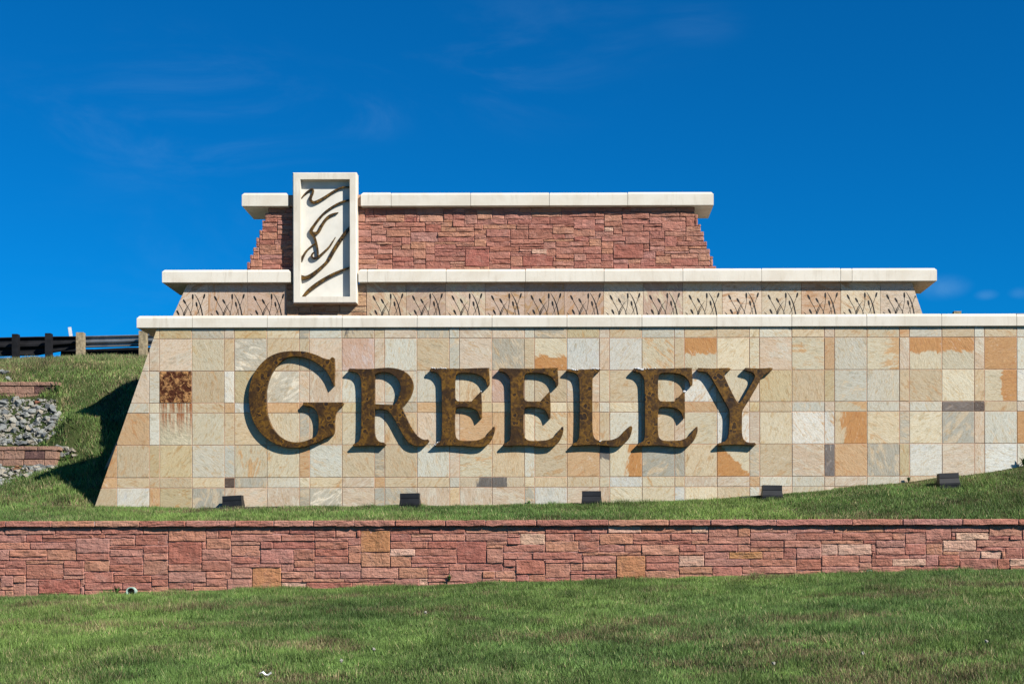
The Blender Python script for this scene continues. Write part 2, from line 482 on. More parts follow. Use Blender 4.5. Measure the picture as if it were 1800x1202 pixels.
def coping_mesh(x0, x1, yf, yb, z0, z1, ch, eL, eR, arris=0.006):
    cl, c_r = (ch if eL else arris), (ch if eR else arris)
    a = arris
    L = [(x0, yf, z0), (x1, yf, z0), (x1, yb, z0), (x0, yb, z0)]
    M1 = [(x0, yf, z1-ch), (x1, yf, z1-ch), (x1, yb, z1-ch), (x0, yb, z1-ch)]
    T = [(x0+cl, yf+ch*0.55, z1), (x1-c_r, yf+ch*0.55, z1), (x1-c_r, yb-ch, z1), (x0+cl, yb-ch, z1)]
    L0 = [(x0+a, yf+a, z0-a), (x1-a, yf+a, z0-a), (x1-a, yb-a, z0-a), (x0+a, yb-a, z0-a)]
    v = L0 + L + M1 + T
    f = [(3, 2, 1, 0), (12, 13, 14, 15)]
    for k in (0, 4, 8):
        f += [(k+i, k+(i+1) % 4, k+4+(i+1) % 4, k+4+i) for i in range(4)]
    return v, f
def coping_run(pxs, yt, yb_px, yf, yb, ch, xmid, ends=(True, True), dmax=0.005):
    zt = at(xmid, yt, yf).z; zb = at(xmid, yb_px, yf).z
    for i in range(len(pxs) - 1):
        if pxs[i] is None or pxs[i+1] is None: continue
        x0 = at(pxs[i], yt, yf).x + 0.004; x1 = at(pxs[i+1], yt, yf).x - 0.004
        first = i == 0 or pxs[i-1] is None; last = i == len(pxs)-2 or pxs[i+2] is None
        dz = random.uniform(-dmax, dmax); dy = random.uniform(-dmax, dmax)
        cx = (x0 + x1) / 2
        v, f = coping_mesh(x0-cx, x1-cx, yf+dy, yb, zb, zt+dz, ch, first and ends[0], last and ends[1])
        part(mesh_obj('coping_stone', v, f, M_CAST, loc=(cx, 0, 0)))
    return zt, zb
# lowest tier coping
c1 = [240] + [338 + 131.75*i for i in range(13)]
Z1T, Z1B = coping_run(c1, 553.3, 574.3, 25.957, 26.90, 0.05, 900, (True, False))
c2 = [284.5, 434.8, 511, None, 629.6, 645.8, 784.3, 923.8, 1062, 1200.5, 1339, 1477.8, 1498, 1647.3]
Z2T, Z2B = coping_run(c2, 472.4, 494.8, 27.99, 29.29, 0.045, 960, (True, True))
c3 = [424.8, 507, None, 634, 687.6, 827.3, 965.8, 1103.4, 1254.7]
Z3T, Z3B = coping_run(c3, 338.4, 361.3, 28.06, 29.12, 0.045, 840, (True, True))
# mortar beds showing in the joints
bm = bmesh.new(); box(bm, at(250, 560, 26).x, at(1900, 560, 26).x, 25.985, 26.86, Z1B+0.012, Z1T-0.06); part(bm_obj('mortar_bed', bm, M_GROUT))
for (xa_, xb_) in ((300, 509), (631, 1630)):
    bm = bmesh.new(); box(bm, at(xa_, 480, 28.05).x, at(xb_, 480, 28.05).x, 28.04, 29.2, Z2B+0.012, Z2T-0.055); part(bm_obj('mortar_bed', bm, M_GROUT))
bm = bmesh.new(); box(bm, at(440, 350, 28.15).x, at(1238, 350, 28.15).x, 28.115, 29.0, Z3B+0.012, Z3T-0.03); part(bm_obj('mortar_bed', bm, M_GROUT))

# ---- lettered wall: core and tiles
e0, e1 = at(274.5, 580, YM), at(165, 893, YM)
sl = (e0.x - e1.x) / (e0.z - e1.z)            # batter of the end
def edgeX(z): return e1.x + sl * (z - e1.z)
XR = at(1900, 700, YM).x
zb_, zt_ = -0.3, Z1B - 0.002
v, f = prism([(edgeX(zb_)+0.015, zb_), (XR + 0.6, zb_), (XR, zt_), (edgeX(zt_)+0.015, zt_)], YM + 0.0065, 26.87)
part(mesh_obj('wall_core', v, f, M_GROUT))
PAL = {  # base, accent, patch
 'b': ((206,187,155), (196,164,122), 0.0), 'c': ((218,206,178), (206,188,150), 0.0), 'w': ((208,206,192), (212,194,164), 0.0),
 'W': ((222,222,214), (206,206,200), 0.0), 'g': ((178,174,160), (206,190,162), 0.06), 'y': ((204,186,146), (194,160,108), 0.0),
 'o': ((204,168,126), (198,148,98), 0.0), 'O': ((194,142,86), (208,164,112), 0.0), 'p': ((211,191,168), (214,203,182), 0.06),
 'r': ((200,165,145), (210,190,180), 0.06), 'd': ((88,74,66), (70,52,44), 0.0), 'e': ((116,108,104), (150,138,128), 0.0),
 'h': ((208,196,168), (206,168,120), 0.02), 'x': ((200,184,158), (108,104,100), 0.02), 'm': ((188,184,170), (240,230,208), 0.06),
 'q': ((222,222,216), (206,172,130), 0.02), 'R': ((60,32,16), (150,106,62), -0.02), 'S': ((204,192,158), (200,190,160), 0.0)}
ROWS = [
 "..bygpyhgwxbpgwppwgypbwwbbcwbpbhowbwbw",
 "..ppcbmbbprpwbwpgbhWpWhbhchphowhphhpOw",
 ".pwRbWymppwpwwwbrcbpcbhoqcpybywwbbcbhW",
 ".wcSboWoogywgoyybgcbwccoopybwphwpwedbp",
 ".owScbbcgbcwbppoochobwbpcqpcqqbhgcgpwO",
 "obyywwhhowbgbwphbwboxhggbhgbpeogyWppWw",
 "obbbhdgwchpobbwxxcbbcWhbppowwppwpbwbpb",
 "bWoygpppgmpggpbppgWppccWcbwpcpbpwbwbbw"]
GRAD = {(1,24): (0,0,1.4), (1,33): (0,0,1.2), (1,34): (0,0,1.0), (2,36): (1.6,0,0), (5,21): (1.0,0,0), (4,30): (2.0,0,0), (1,18): (0,0,-1.0),
        (6,15): (1.2,0,0), (6,16): (-1.2,0,0), (1,31): (0.3,0,0), (5,25): (-1.2,0,-1.2), (4,30): (0.7,0,0), (5,20): (0,0,0.9), (3,30): (0.3,0,0.8)}
STRONG = {(1,24): 'O', (1,33): 'O', (1,34): 'O', (2,36): 'O', (4,30): 'O', (1,18): 'O', (5,25): 'O', (5,21): 'O'}
cols = []
x = 148.0 - 0.3
cols += [(148, 205), (205, 262.3), (262.3, 280.3)]
k0 = 280.3
while k0 < 1880:
    cols += [(k0, k0+57.0), (k0+57.0, k0+114.1), (k0+114.1, k0+131.85)]
    k0 += 131.85
rows = [(574.5, 594.2), (594.2, 651), (651, 706.9), (706.9, 724.6), (724.6, 781), (781, 838), (838, 856), (856, 913)]
t = NT('rusted_tile', 0.85, 0.2)
v_, oi_ = t.objvec()
n1 = t.noise(v_, 9, 7, 0.62, 0.7); n2 = t.noise(v_, 22, 6, 0.65)
c = t.mix(t.rng(n1, 0.46, 0.60), s2l((84, 42, 20)), s2l((190, 140, 88)))
c = t.mix(t.rng(n2, 0.48, 0.7, 0, 0.6), c, s2l((74, 36, 16)))
t.color(c); t.bump(t.math('ADD', n1, n2), 0.9, 0.05); M_RUST = t.m
def stain_mat(z_fade):
    t = NT('rust_streaked_tile', 0.6, 0.3)
    v, oi = t.objvec()
    raw = t.new('ShaderNodeTexCoord').outputs['Object']
    mp_ = t.new('ShaderNodeMapping'); mp_.inputs['Scale'].default_value = (1.0, 1.0, 0.05)
    t.link(raw, mp_.inputs['Vector'])
    n1 = t.noise(t.vmath('ADD', mp_.outputs[0], (3.3, 0, 1.0)), 9.0, 5, 0.6)
    n0 = t.noise(v, 6, 6, 0.6, 0.6)
    sp = t.new('ShaderNodeSeparateXYZ'); t.link(raw, sp.inputs[0])
    fade = t.rng(sp.outputs[2], z_fade[0], z_fade[1])
    m = t.math('MULTIPLY', t.rng(n1, 0.42, 0.56), fade)
    c = t.mix(t.rng(n0, 0.35, 0.65), s2l((206, 194, 164)), s2l((188, 178, 148)))
    c = t.mix(m, c, s2l((150, 84, 30)))
    t.color(c); t.bump(t.noise(v, 14, 6, 0.6), 0.6, 0.03)
    return t.m
M_ST1, M_ST2 = stain_mat((-0.35, 0.06)), stain_mat((-0.25, 0.40))
zc_ref = 900
for r, (ya, yb2) in enumerate(rows):
    zt = at(zc_ref, ya - 0.0, YM).z; zb = at(zc_ref, yb2, YM).z
    if r == 0: zt = Z1B - 0.004
    for ci, (xa, xb) in enumerate(cols[:38]):
        code = ROWS[r][ci] if ci < len(ROWS[r]) else 'b'
        g = 0.0062
        jx = 0.0018
        x0, x1 = at(xa, 700, YM).x + g + random.uniform(-jx, jx), at(xb, 700, YM).x - g + random.uniform(-jx, jx)
        z0, z1 = zb + g + random.uniform(-jx, jx), zt - g + random.uniform(-jx, jx)
        poly = [(x0, z0), (x1, z0), (x1, z1), (x0, z1)]
        # batter of the left end:  x - sl*z >= e1.x - sl*e1.z
        poly = clip_half(poly, 1.0, -sl, e1.x - sl*e1.z + 0.004)
        if len(poly) < 3: continue
        w_ = max(p[0] for p in poly) - min(p[0] for p in poly)
        if w_ < 0.03: continue
        # buried tiles are left out
        if z1 < float(ground_h((x0+x1)/2, YM - 0.02)) - 0.05: continue
        if code == '.': code = 'p'
        cx = sum(p[0] for p in poly)/len(poly); cz = sum(p[1] for p in poly)/len(poly)
        tilt = random.uniform(-0.004, 0.004)
        v, f = prism([(p[0]-cx, p[1]-cz) for p in poly], 0.0, 0.03, 0.0025)
        if code == 'R':
            o = mesh_obj('rusted_tile', v, f, M_RUST, loc=(cx, YM - 0.004, cz)); o['label'] = 'dark rust-brown pitted tile with rust streaks below'
        elif code == 'S':
            o = mesh_obj('tile', v, f, M_ST1 if r == 3 else M_ST2, loc=(cx, YM, cz))
            o['label'] = 'pale tile streaked with rust run-off'
        else:
            o = mesh_obj('tile', v, f, M_TILE, loc=(cx, YM + tilt*0.6, cz))
            b_, a_, pt = PAL[code]
            if (r, ci) in STRONG: a_ = (196, 142, 82)
            if code not in 'de': b_ = tuple(0.9*q_ + 0.1*r_ for q_, r_ in zip(b_, (214, 202, 178)))
            jit = random.uniform(0.88, 1.12); wj = random.uniform(-0.03, 0.03)
            lin = s2l(b_); o.color = (min(1, lin[0]*jit*(1.0+wj)), min(1, lin[1]*jit), min(1, lin[2]*jit*(0.98-wj)), 1)
            o['accent'] = list(s2l(a_)); o['patch'] = pt + {(4,30): 0.38, (5,25): 0.2, (1,24): 0.1}.get((r, ci), 0.0); o['grad'] = list(map(float, (g3*2.6 for g3 in GRAD.get((r, ci), (0, 0, 0)))))
        o.rotation_euler = (random.uniform(-0.004, 0.004), 0, random.uniform(-0.004, 0.004))
        part(o)

# ---- middle tier: cattail tiles
Y2 = 28.13
zt2 = Z2B - 0.008; zb2 = zt2 - 0.82; zc2 = 1.2
mL0, mL1 = at(322, 515, Y2), at(304.5, 553.5, Y2)
mR0, mR1 = at(1607.5, 510, Y2), at(1621.5, 552, Y2)
sL = (mL0.x - mL1.x)/(mL0.z - mL1.z); sR = (mR0.x - mR1.x)/(mR0.z - mR1.z)
def mLX(z): return mL1.x + sL*(z - mL1.z)
def mRX(z): return mR1.x + sR*(z - mR1.z)
v, f = prism([(mLX(zc2)+0.012, zc2), (mRX(zc2)-0.012, zc2), (mRX(zt2)-0.012, zt2), (mLX(zt2)+0.012, zt2)], Y2 + 0.02, 29.2)
part(mesh_obj('middle_core', v, f, M_GROUT))
PT = 69.45   # tile pitch in photograph pixels
# one cattail clump, traced in tile units: u across, v down from the tile top (both in pixels of the photograph)
def tz(xz, yz): return ((xz - 340) * 0.21635, 320 + yz * 0.21635)
stems = [[(402,938),(425,985),(448,1025),(465,1075),(470,1130)], [(470,965),(495,1010),(515,1045),(530,1085),(545,1130)],
         [(536,925),(537,970),(530,1020),(520,1060),(508,1130)], [(567,988),(575,1020),(585,1050),(590,1090),(592,1130)],
         [(628,922),(610,975),(588,1030),(563,1085),(545,1130)], [(415,1055),(428,1080),(440,1100),(452,1130)]]
heads = [((392,920),(411,957)), ((459,947),(479,981)), ((536,904),(537,946)), ((564,968),(571,1006)), ((634,903),(624,941)), ((406,1036),(424,1071))]
blades = [[(522,968,1),(490,1010,5),(466,1060,8),(452,1130,10)], [(552,902,1),(580,950,6),(602,1010,9),(617,1085,10),(622,1130,10)],
          [(362,1060,1),(378,1078,6),(396,1104,8)], [(505,1005,1),(480,1050,5),(462,1100,7)]]
def ribbon2d(pts, n=6):
    """pts (x, z, halfwidth) -> quads strip outline in 2d, smoothed"""
    P_ = np.array(pts, float); out = []
    m = len(P_)
    for i in range(m-1):
        p0, p1, p2, p3 = P_[max(i-1,0)], P_[i], P_[i+1], P_[min(i+2,m-1)]
        for k in range(n):
            tt = k/n
            out.append(0.5*((2*p1) + (-p0+p2)*tt + (2*p0-5*p1+4*p2-p3)*tt*tt + (-p0+3*p1-3*p2+p3)*tt**3))
    out.append(P_[-1]); out = np.array(out)
    tan = np.gradient(out[:, :2], axis=0)
    tan /= np.linalg.norm(tan, axis=1)[:, None] + 1e-9
    nor = np.stack([-tan[:, 1], tan[:, 0]], 1)
    hw = np.maximum(out[:, 2:3], 1e-4)
    return out[:, :2] + nor*hw, out[:, :2] - nor*hw
def add_strip(verts, faces, A, B, y0, y1):
    n = len(A); k = len(verts)
    for i in range(n):
        verts += [(A[i][0], y0, A[i][1]), (B[i][0], y0, B[i][1]), (A[i][0], y1, A[i][1]), (B[i][0], y1, B[i][1])]
    for i in range(n-1):
        a = k+4*i; b = a+4
        faces += [(a, a+1, b+1, b), (a+2, b+2, b+3, a+3), (a, b, b+2, a+2), (a+1, a+3, b+3, b+1)]
    faces += [(k, k+2, k+3, k+1), (k+4*(n-1), k+4*(n-1)+1, k+4*(n-1)+3, k+4*(n-1)+2)]
S2 = Y2 / F
zrow_top = at(960, 498, Y2).z
def cat_xy(xz, yz):
    u, yy = tz(xz, yz)
    return (u * S2, zrow_top - (yy - 498) * S2)
strokes = []
for s in stems: strokes.append([(*cat_xy(*p), 0.0040) for p in s])
for (a, b) in heads:
    A, B = cat_xy(*a), cat_xy(*b)
    strokes.append([(A[0], A[1], 0.008), (A[0]*0.8+B[0]*0.2, A[1]*0.8+B[1]*0.2, 0.016), (A[0]*0.3+B[0]*0.7, A[1]*0.3+B[1]*0.7, 0.0175), (B[0], B[1], 0.010)])
for b in blades: strokes.append([(*cat_xy(p[0], p[1]), p[2]*0.0011 + 0.0008) for p in b])
def cattail_mesh(keep):
    V, Fc = [], []
    for s in strokes:
        A, B = ribbon2d(s, 5)
        seg = []
        for a, b in zip(A, B):
            ok = keep(a, b)
            if ok: seg.append((a, b))
            if (not ok or False) and len(seg) > 1:
                add_strip(V, Fc, [q[0] for q in seg], [q[1] for q in seg], -0.003, 0.004); seg = []
            elif not ok: seg = []
        if len(seg) > 1: add_strip(V, Fc, [q[0] for q in seg], [q[1] for q in seg], -0.003, 0.004)
    return V, Fc
shared = None
tile_cols = [s2l(cc) for cc in ((212,190,166),(194,170,148),(218,202,176),(200,172,142),(212,194,172),(206,180,160))]
starts = [296.4, 365.7, 435.0] + [644.4 + PT*i for i in range(14)]
for i, px0 in enumerate(starts):
    X0 = at(px0, 525, Y2).x; X1 = at(px0 + PT, 525, Y2).x
    if i == 2: X1 = at(502.5, 525, Y2).x
    if i == len(starts)-1: X1 += 0.25
    poly = [(X0+0.003, zb2), (X1-0.003, zb2), (X1-0.003, zt2), (X0+0.003, zt2)]
    poly = clip_half(poly, 1, -sL, mL1.x - sL*mL1.z)
    poly = clip_half(poly, -1, sR, -(mR1.x - sR*mR1.z))
    if len(poly) < 3: continue
    v, f = prism([(p[0]-X0, p[1]) for p in poly], 0.0, 0.025, 0.003)
    o = part(mesh_obj('cattail_tile', v, f, M_TILE, loc=(X0, Y2 + random.uniform(-0.002, 0.002), 0)))
    lin = random.choice(tile_cols); j = random.uniform(0.92, 1.08)
    o.color = (lin[0]*j, lin[1]*j*random.uniform(0.97, 1.02), lin[2]*j, 1)
    o['accent'] = list(s2l(random.choice(((186,150,108),(170,160,142),(214,200,172),(192,150,110))))); o['patch'] = random.uniform(-0.02, 0.08); o['grad'] = [0.0, 0.0, 0.0]
    def keep(a, b, X0=X0, X1=X1):
        for p in (a, b):
            if p[1] < zb2 + 0.01 or p[1] > zt2: return False
            if p[0] + X0 < mLX(p[1]) + 0.01 or p[0] + X0 > min(mRX(p[1]), X1) - 0.004: return False
        return True
    edge = i in (0, 2, len(starts)-1)
    if edge or shared is None:
        V, Fc = cattail_mesh(keep)
        if not V: continue
        ob = mesh_obj('cattail_inlay', V, Fc, M_BLACK2, parent=o)
        if not edge: shared = ob.data
    else:
        ob = bpy.data.objects.new('cattail_inlay', shared); COL.objects.link(ob); ob.parent = o

# ---- irregular coursed stonework
def stone_mesh(w, h, d, rough, seed):
    rr = random.Random(seed)
    nx_ = max(3, min(9, int(w/0.075)+1)); nz_ = 3 if h < 0.16 else (4 if h < 0.26 else 5)
    ed = min(0.014, h*0.14)
    xs_ = [-w/2] + [-w/2 + ed + (w-2*ed)*i/(nx_-1) for i in range(nx_)] + [w/2]
    zs_ = [-h/2] + [-h/2 + ed + (h-2*ed)*i/(nz_-1) for i in range(nz_)] + [h/2]
    NX, NZ = len(xs_), len(zs_)
    tx, tz_ = rr.uniform(-0.02, 0.02), rr.uniform(-0.05, 0.05)
    ph = rr.uniform(0, 6.3); fq = rr.uniform(7, 16); amp = rough*rr.uniform(0.15, 0.8)
    sk = rr.uniform(-2, 2)
    cs = [[rr.uniform(0, 0.011) for _ in range(2)] for _ in range(4)]
    V = []
    for j, z in enumerate(zs_):
        for i, x_ in enumerate(xs_):
            edge = i in (0, NX-1) or j in (0, NZ-1)
            y = tx*x_ + tz_*z + amp*math.sin(fq*(x_ + sk*z) + ph) + rr.uniform(-rough, rough)*0.55
            if edge: y = 0.007 + rr.uniform(-0.003, 0.007)
            xx = x_ + (0 if 0 < i < NX-1 else rr.uniform(-0.002, 0.003)*(1 if i == 0 else -1)); zz = z + (0 if 0 < j < NZ-1 else rr.uniform(-0.0015, 0.006)*(1 if j == 0 else -1))
            if 1 < i < NX-2: xx += rr.uniform(-0.012, 0.012)
            V.append((xx, y, zz))
    for (i, j, sx, sz, k) in ((0,0,1,1,0), (NX-1,0,-1,1,1), (0,NZ-1,1,-1,2), (NX-1,NZ-1,-1,-1,3)):
        q = V[j*NX+i]; V[j*NX+i] = (q[0]+sx*cs[k][0], q[1], q[2]+sz*cs[k][1])
    Fc = [(j*NX+i, j*NX+i+1, (j+1)*NX+i+1, (j+1)*NX+i) for j in range(NZ-1) for i in range(NX-1)]
    ring = [i for i in range(NX)] + [j*NX+NX-1 for j in range(1, NZ)] + [(NZ-1)*NX+i for i in range(NX-2, -1, -1)] + [j*NX for j in range(NZ-2, 0, -1)]
    k = len(V)
    V += [(V[r_][0], d, V[r_][2]) for r_ in ring]
    n = len(ring)
    Fc += [(ring[i], k+i, k+(i+1) % n, ring[(i+1) % n]) for i in range(n)]
    return V, Fc
def fill_grid(ncol, nrow, allowed, fixed, rr, hw=(0.17, 0.47, 0.28, 0.08), lmin=4, lmax=11):
    occ = ~allowed
    out = []
    for (c0, r0, cw, rh, col) in fixed:
        c0, r0 = max(0, c0), max(0, r0)
        if occ[r0:r0+rh, c0:c0+cw].any(): continue
        occ[r0:r0+rh, c0:c0+cw] = True; out.append((c0, r0, cw, rh, col))
    for r in range(nrow):
        c = 0
        while c < ncol:
            if occ[r, c]: c += 1; continue
            run = 0
            while c+run < ncol and not occ[r, c+run]: run += 1
            L = rr.randint(lmin, lmax)
            if rr.random() < 0.15: L = rr.randint(3, 4)
            if L >= run or run - L < 3: L = run if run <= lmax+2 else L
            L = min(L, run)
            h = rr.choices((1, 2, 3, 4), hw)[0]
            h = min(h, nrow - r)
            while h > 1 and occ[r:r+h, c:c+L].any(): h -= 1
            if L > 9 and h > 2: h = 2
            occ[r:r+h, c:c+L] = True
            out.append((c, r, L, h, None)); c += L
    return out
REDS = [s2l(c_) for c_ in ((194,134,115),(189,130,111),(198,141,121),(183,125,108),(192,139,121),(199,143,117),(183,121,103),(193,142,126),(200,146,120))]
PALE, OCHRE, DKRED, TAN = s2l((226,186,160)), s2l((200,146,102)), s2l((178,114,98)), s2l((206,154,130))
SPC = {'pale': PALE, 'ochre': OCHRE, 'dark': DKRED, 'tan': TAN}
def stone_color(o, col, rr):
    lin = SPC[col] if col else rr.choice(REDS)
    if not col and rr.random() < 0.03: lin = SPC['tan']
    j = rr.uniform(0.94, 1.06)
    o.color = (lin[0]*j, lin[1]*j*rr.uniform(0.96, 1.04), lin[2]*j*rr.uniform(0.95, 1.05), 1)

# top tier of red sandstone
Y3 = 28.19
zt3, zb3 = Z3B - 0.004, Z2T - 0.06
tL0, tL1 = at(467, 378, Y3), at(434, 471, Y3)
tR0, tR1 = at(1224, 378, Y3), at(1257, 470, Y3)
u3, cu = 0.0515, 0.062
ncol, nrow = int((tR1.x + 0.12 - (tL1.x - 0.12))/cu)+1, int((zt3 - zb3)/u3)+1
u3 = (zt3 - zb3)/nrow
XL3 = tL1.x - 0.12
allowed = np.zeros((nrow, ncol), bool)
for r in range(nrow):
    zm = zt3 - (r+0.5)*u3
    xl = tL1.x + (tL0.x-tL1.x)*(zm-tL1.z)/(tL0.z-tL1.z) ; xr = tR1.x + (tR0.x-tR1.x)*(zm-tR1.z)/(tR0.z-tR1.z)
    a, b = int(round((xl-XL3)/cu)), int(round((xr-XL3)/cu))
    allowed[r, max(0, a):min(ncol, b)] = True
fx = []
for (x0, y0, x1, y1, col) in ((817,437,858,468,'dark'),(917,451,968,467,'dark'),(934.7,438,962,446,'pale'),(665,425,693,431,'tan'),(1060,400,1074,409,'pale'),
                              (1079,429,1130,454,'dark'),(1177,446,1223,454.5,'tan'),(735,378,780,392,'tan'),(664,440,693,447,'tan')):
    a, b = at(x0, y0, Y3), at(x1, y1, Y3)
    fx.append((int(round((a.x-XL3)/cu)), int(round((zt3-a.z)/u3)), max(2, int(round((b.x-a.x)/cu))), max(1, int(round((a.z-b.z)/u3))), col))
rr = random.Random(21)
v, f = prism([(tL1.x+0.12, zb3), (tR1.x-0.12, zb3), (tR0.x-0.1, zt3), (tL0.x+0.1, zt3)], Y3 + 0.014, 29.0)
part(mesh_obj('upper_core', v, f, M_MORTAR))
for i, (c_, r, L, h, col) in enumerate(fill_grid(ncol, nrow, allowed, fx, rr, lmin=4, lmax=11)):
    w = L*cu; hh = h*u3
    cx = XL3 + (c_ + L/2)*cu; cz = zt3 - (r + h/2)*u3
    v, f = stone_mesh(w-0.004, hh-0.004, 0.09, 0.012, 1000+i)
    o = part(mesh_obj('sandstone_block', v, f, M_STONE, loc=(cx, Y3 - rr.uniform(-0.003, 0.016), cz)))
    stone_color(o, col, rr)
# tan ledge stones below the emblem panel
xa, xb = at(503.5, 520, 28.11).x, at(643.5, 520, 28.11).x
zt4, zb4 = zt2, zb2
rr = random.Random(5)
nrow, cu4 = 7, 0.06; u4 = (zt4-zb4)/nrow; ncol = int((xb-xa)/cu4)
cu4 = (xb-xa)/ncol
TANS = [s2l(c_) for c_ in ((196,160,124),(182,142,108),(206,176,140),(170,132,104),(190,150,112))]
for i, (c_, r, L, h, col) in enumerate(fill_grid(ncol, nrow, np.ones((nrow, ncol), bool), [], rr, (0.75, 0.25, 0, 0), 3, 9)):
    v, f = stone_mesh(L*cu4-0.006, h*u4-0.006, 0.08, 0.007, 3000+i)
    o = part(mesh_obj('ledge_stone', v, f, M_STONE, loc=(xa+(c_+L/2)*cu4, 28.14-rr.uniform(0, 0.02), zt4-(r+h/2)*u4)))
    lin = rr.choice(TANS); o.color = (*lin, 1)

# ------------------------------------------------------------------ low front wall
fw = empty('retaining_wall', (0, YW+0.2, 0))
tag(fw, 'long low red sandstone retaining wall with flat cap stones in front of lawn', 'wall')
def fpart(o):
    o.parent = fw; o.matrix_parent_inverse = Matrix.Translation((0, -YW-0.2, 0)); return o
ZWT = at(900, 913.2, YW-0.06).z; ZWB = at(900, 924.4, YW-0.06).z
XW0, XW1 = -13.0, 11.5
u5, cu5 = 0.062, 0.07
nrow = 22; ncol = int((XW1-XW0)/cu5)
fx = []
for (x0, y0, x1, y1, col) in ((635,933,686,973,'ochre'),(441,1000,495,1036,'ochre'),(1083,977,1137,1013,'ochre'),(299,953,357,990,'dark'),(687,963,733,977,'pale'),
    (1197,979,1243,997,'pale'),(1447,957,1474,974,'pale'),(1474,957,1534,975,'pale'),(912,935,957,952,'pale'),(1070,927,1129,941,'pale'),(495,1006,552,1022,'tan'),
    (494,1022,537,1036,'pale'),(736,1014,753,1029,'pale'),(805,954,855,992,'dark'),(1656,950,1718,972,'pale'),(1570,984,1631,999,'pale'),(1720,966,1757,976,'pale'),
    (1215,927,1245,940,'pale'),(1772,982,1830,997,'pale'),(7,1035,24,1046,'tan'),(1678,938,1735,949,'pale'),(1128,957,1196,975,'tan'),(870,1002,905,1014,'tan'),
    (71,1020,147,1045,'dark'),(131,947,189,972,None),(957,949,1014,968,None),(1737,924,1796,945,'tan'),(1278,968,1336,978,'ochre')):
    a, b = at(x0, y0, YW), at(x1, y1, YW)
    fx.append((int(round((a.x-XW0)/cu5)), int(round((ZWB-a.z)/u5)), max(2, int(round((b.x-a.x)/cu5))), max(1, int(round((a.z-b.z)/u5))), col))
fx = [(c_, r, w, min(h, nrow-r), col) for (c_, r, w, h, col) in fx if r < nrow]
rr = random.Random(33)
bm = bmesh.new(); box(bm, XW0, XW1, YW+0.013, YW+0.42, -1.4, ZWB+0.004); fpart(bm_obj('wall_core', bm, M_MORTAR))
stones = fill_grid(ncol, nrow, np.ones((nrow, ncol), bool), fx, rr, (0.16, 0.46, 0.29, 0.09), 5, 12)
recs = []
for i, (c_, r, L, h, col) in enumerate(stones):
    cx = XW0+(c_+L/2)*cu5; zt = ZWB-r*u5; zb = zt-h*u5
    gz = float(zbase(cx))
    if zt < gz - 0.08: continue
    vis = max(0, min(XW0+(c_+L)*cu5, 7.7) - max(XW0+c_*cu5, -9.6)) * max(0.0, zt - max(zb, gz))
    recs.append((vis, i, cx, zt, h, L, col))
recs.sort(key=lambda q: -q[0])
RV, RF = [], []
for n_, (vis, i, cx, zt, h, L, col) in enumerate(recs):
    v, f = stone_mesh(L*cu5-0.007, h*u5-0.007, 0.10, 0.012, 5000+i)
    pos = (cx, YW - rr.uniform(-0.002, 0.014), zt-h*u5/2)
    if n_ < 298 and vis > 0:
        o = fpart(mesh_obj('stone', v, f, M_STONE, loc=pos)); stone_color(o, col, rr)
    else:
        k = len(RV); RV += [(p[0]+pos[0], p[1]+pos[1], p[2]+pos[2]) for p in v]; RF += [tuple(q+k for q in ff) for ff in f]
if RV:
    o = fpart(mesh_obj('stone_remainder', RV, RF, M_STONE)); o.color = (*REDS[0], 1); o['kind'] = 'stuff'
capx = [-82, 12, 93, 168, 247, 328, 414, 482, 552, 623, 695, 783, 854, 943, 1069, 1175, 1248, 1364, 1497, 1585, 1690, 1788, 1880, 1980]
capx = [-160] + capx
for i in range(len(capx)-1):
    x0, x1 = at(capx[i], 915, YW).x, at(capx[i+1], 915, YW).x
    if x1-x0 < 0.25: continue
    hh = ZWT-ZWB
    v, f = stone_mesh(x1-x0-0.010, hh-0.004, 0.46, 0.010, 8000+i)
    k = len(v)//1
    o = fpart(mesh_obj('cap_stone', v, f, M_STONE, loc=((x0+x1)/2, YW-0.062-rr.uniform(0, 0.012), (ZWT+ZWB)/2)))
    stone_color(o, None, rr)
    # close the top and the back of the slab
    me = o.data; bm = bmesh.new(); bm.from_mesh(me)
    be = [e for e in bm.edges if e.is_boundary]
    bmesh.ops.contextual_create(bm, geom=be); bm.to_mesh(me); bm.free()
bm = bmesh.new(); box(bm, at(capx[0], 915, YW).x, at(capx[-1], 915, YW).x, YW-0.05, YW+0.36, ZWB+0.02, ZWT-0.012)
fpart(bm_obj('cap_mortar', bm, plain('grey_mortar', s2l((180,160,158)), 0.95, 0.1)))

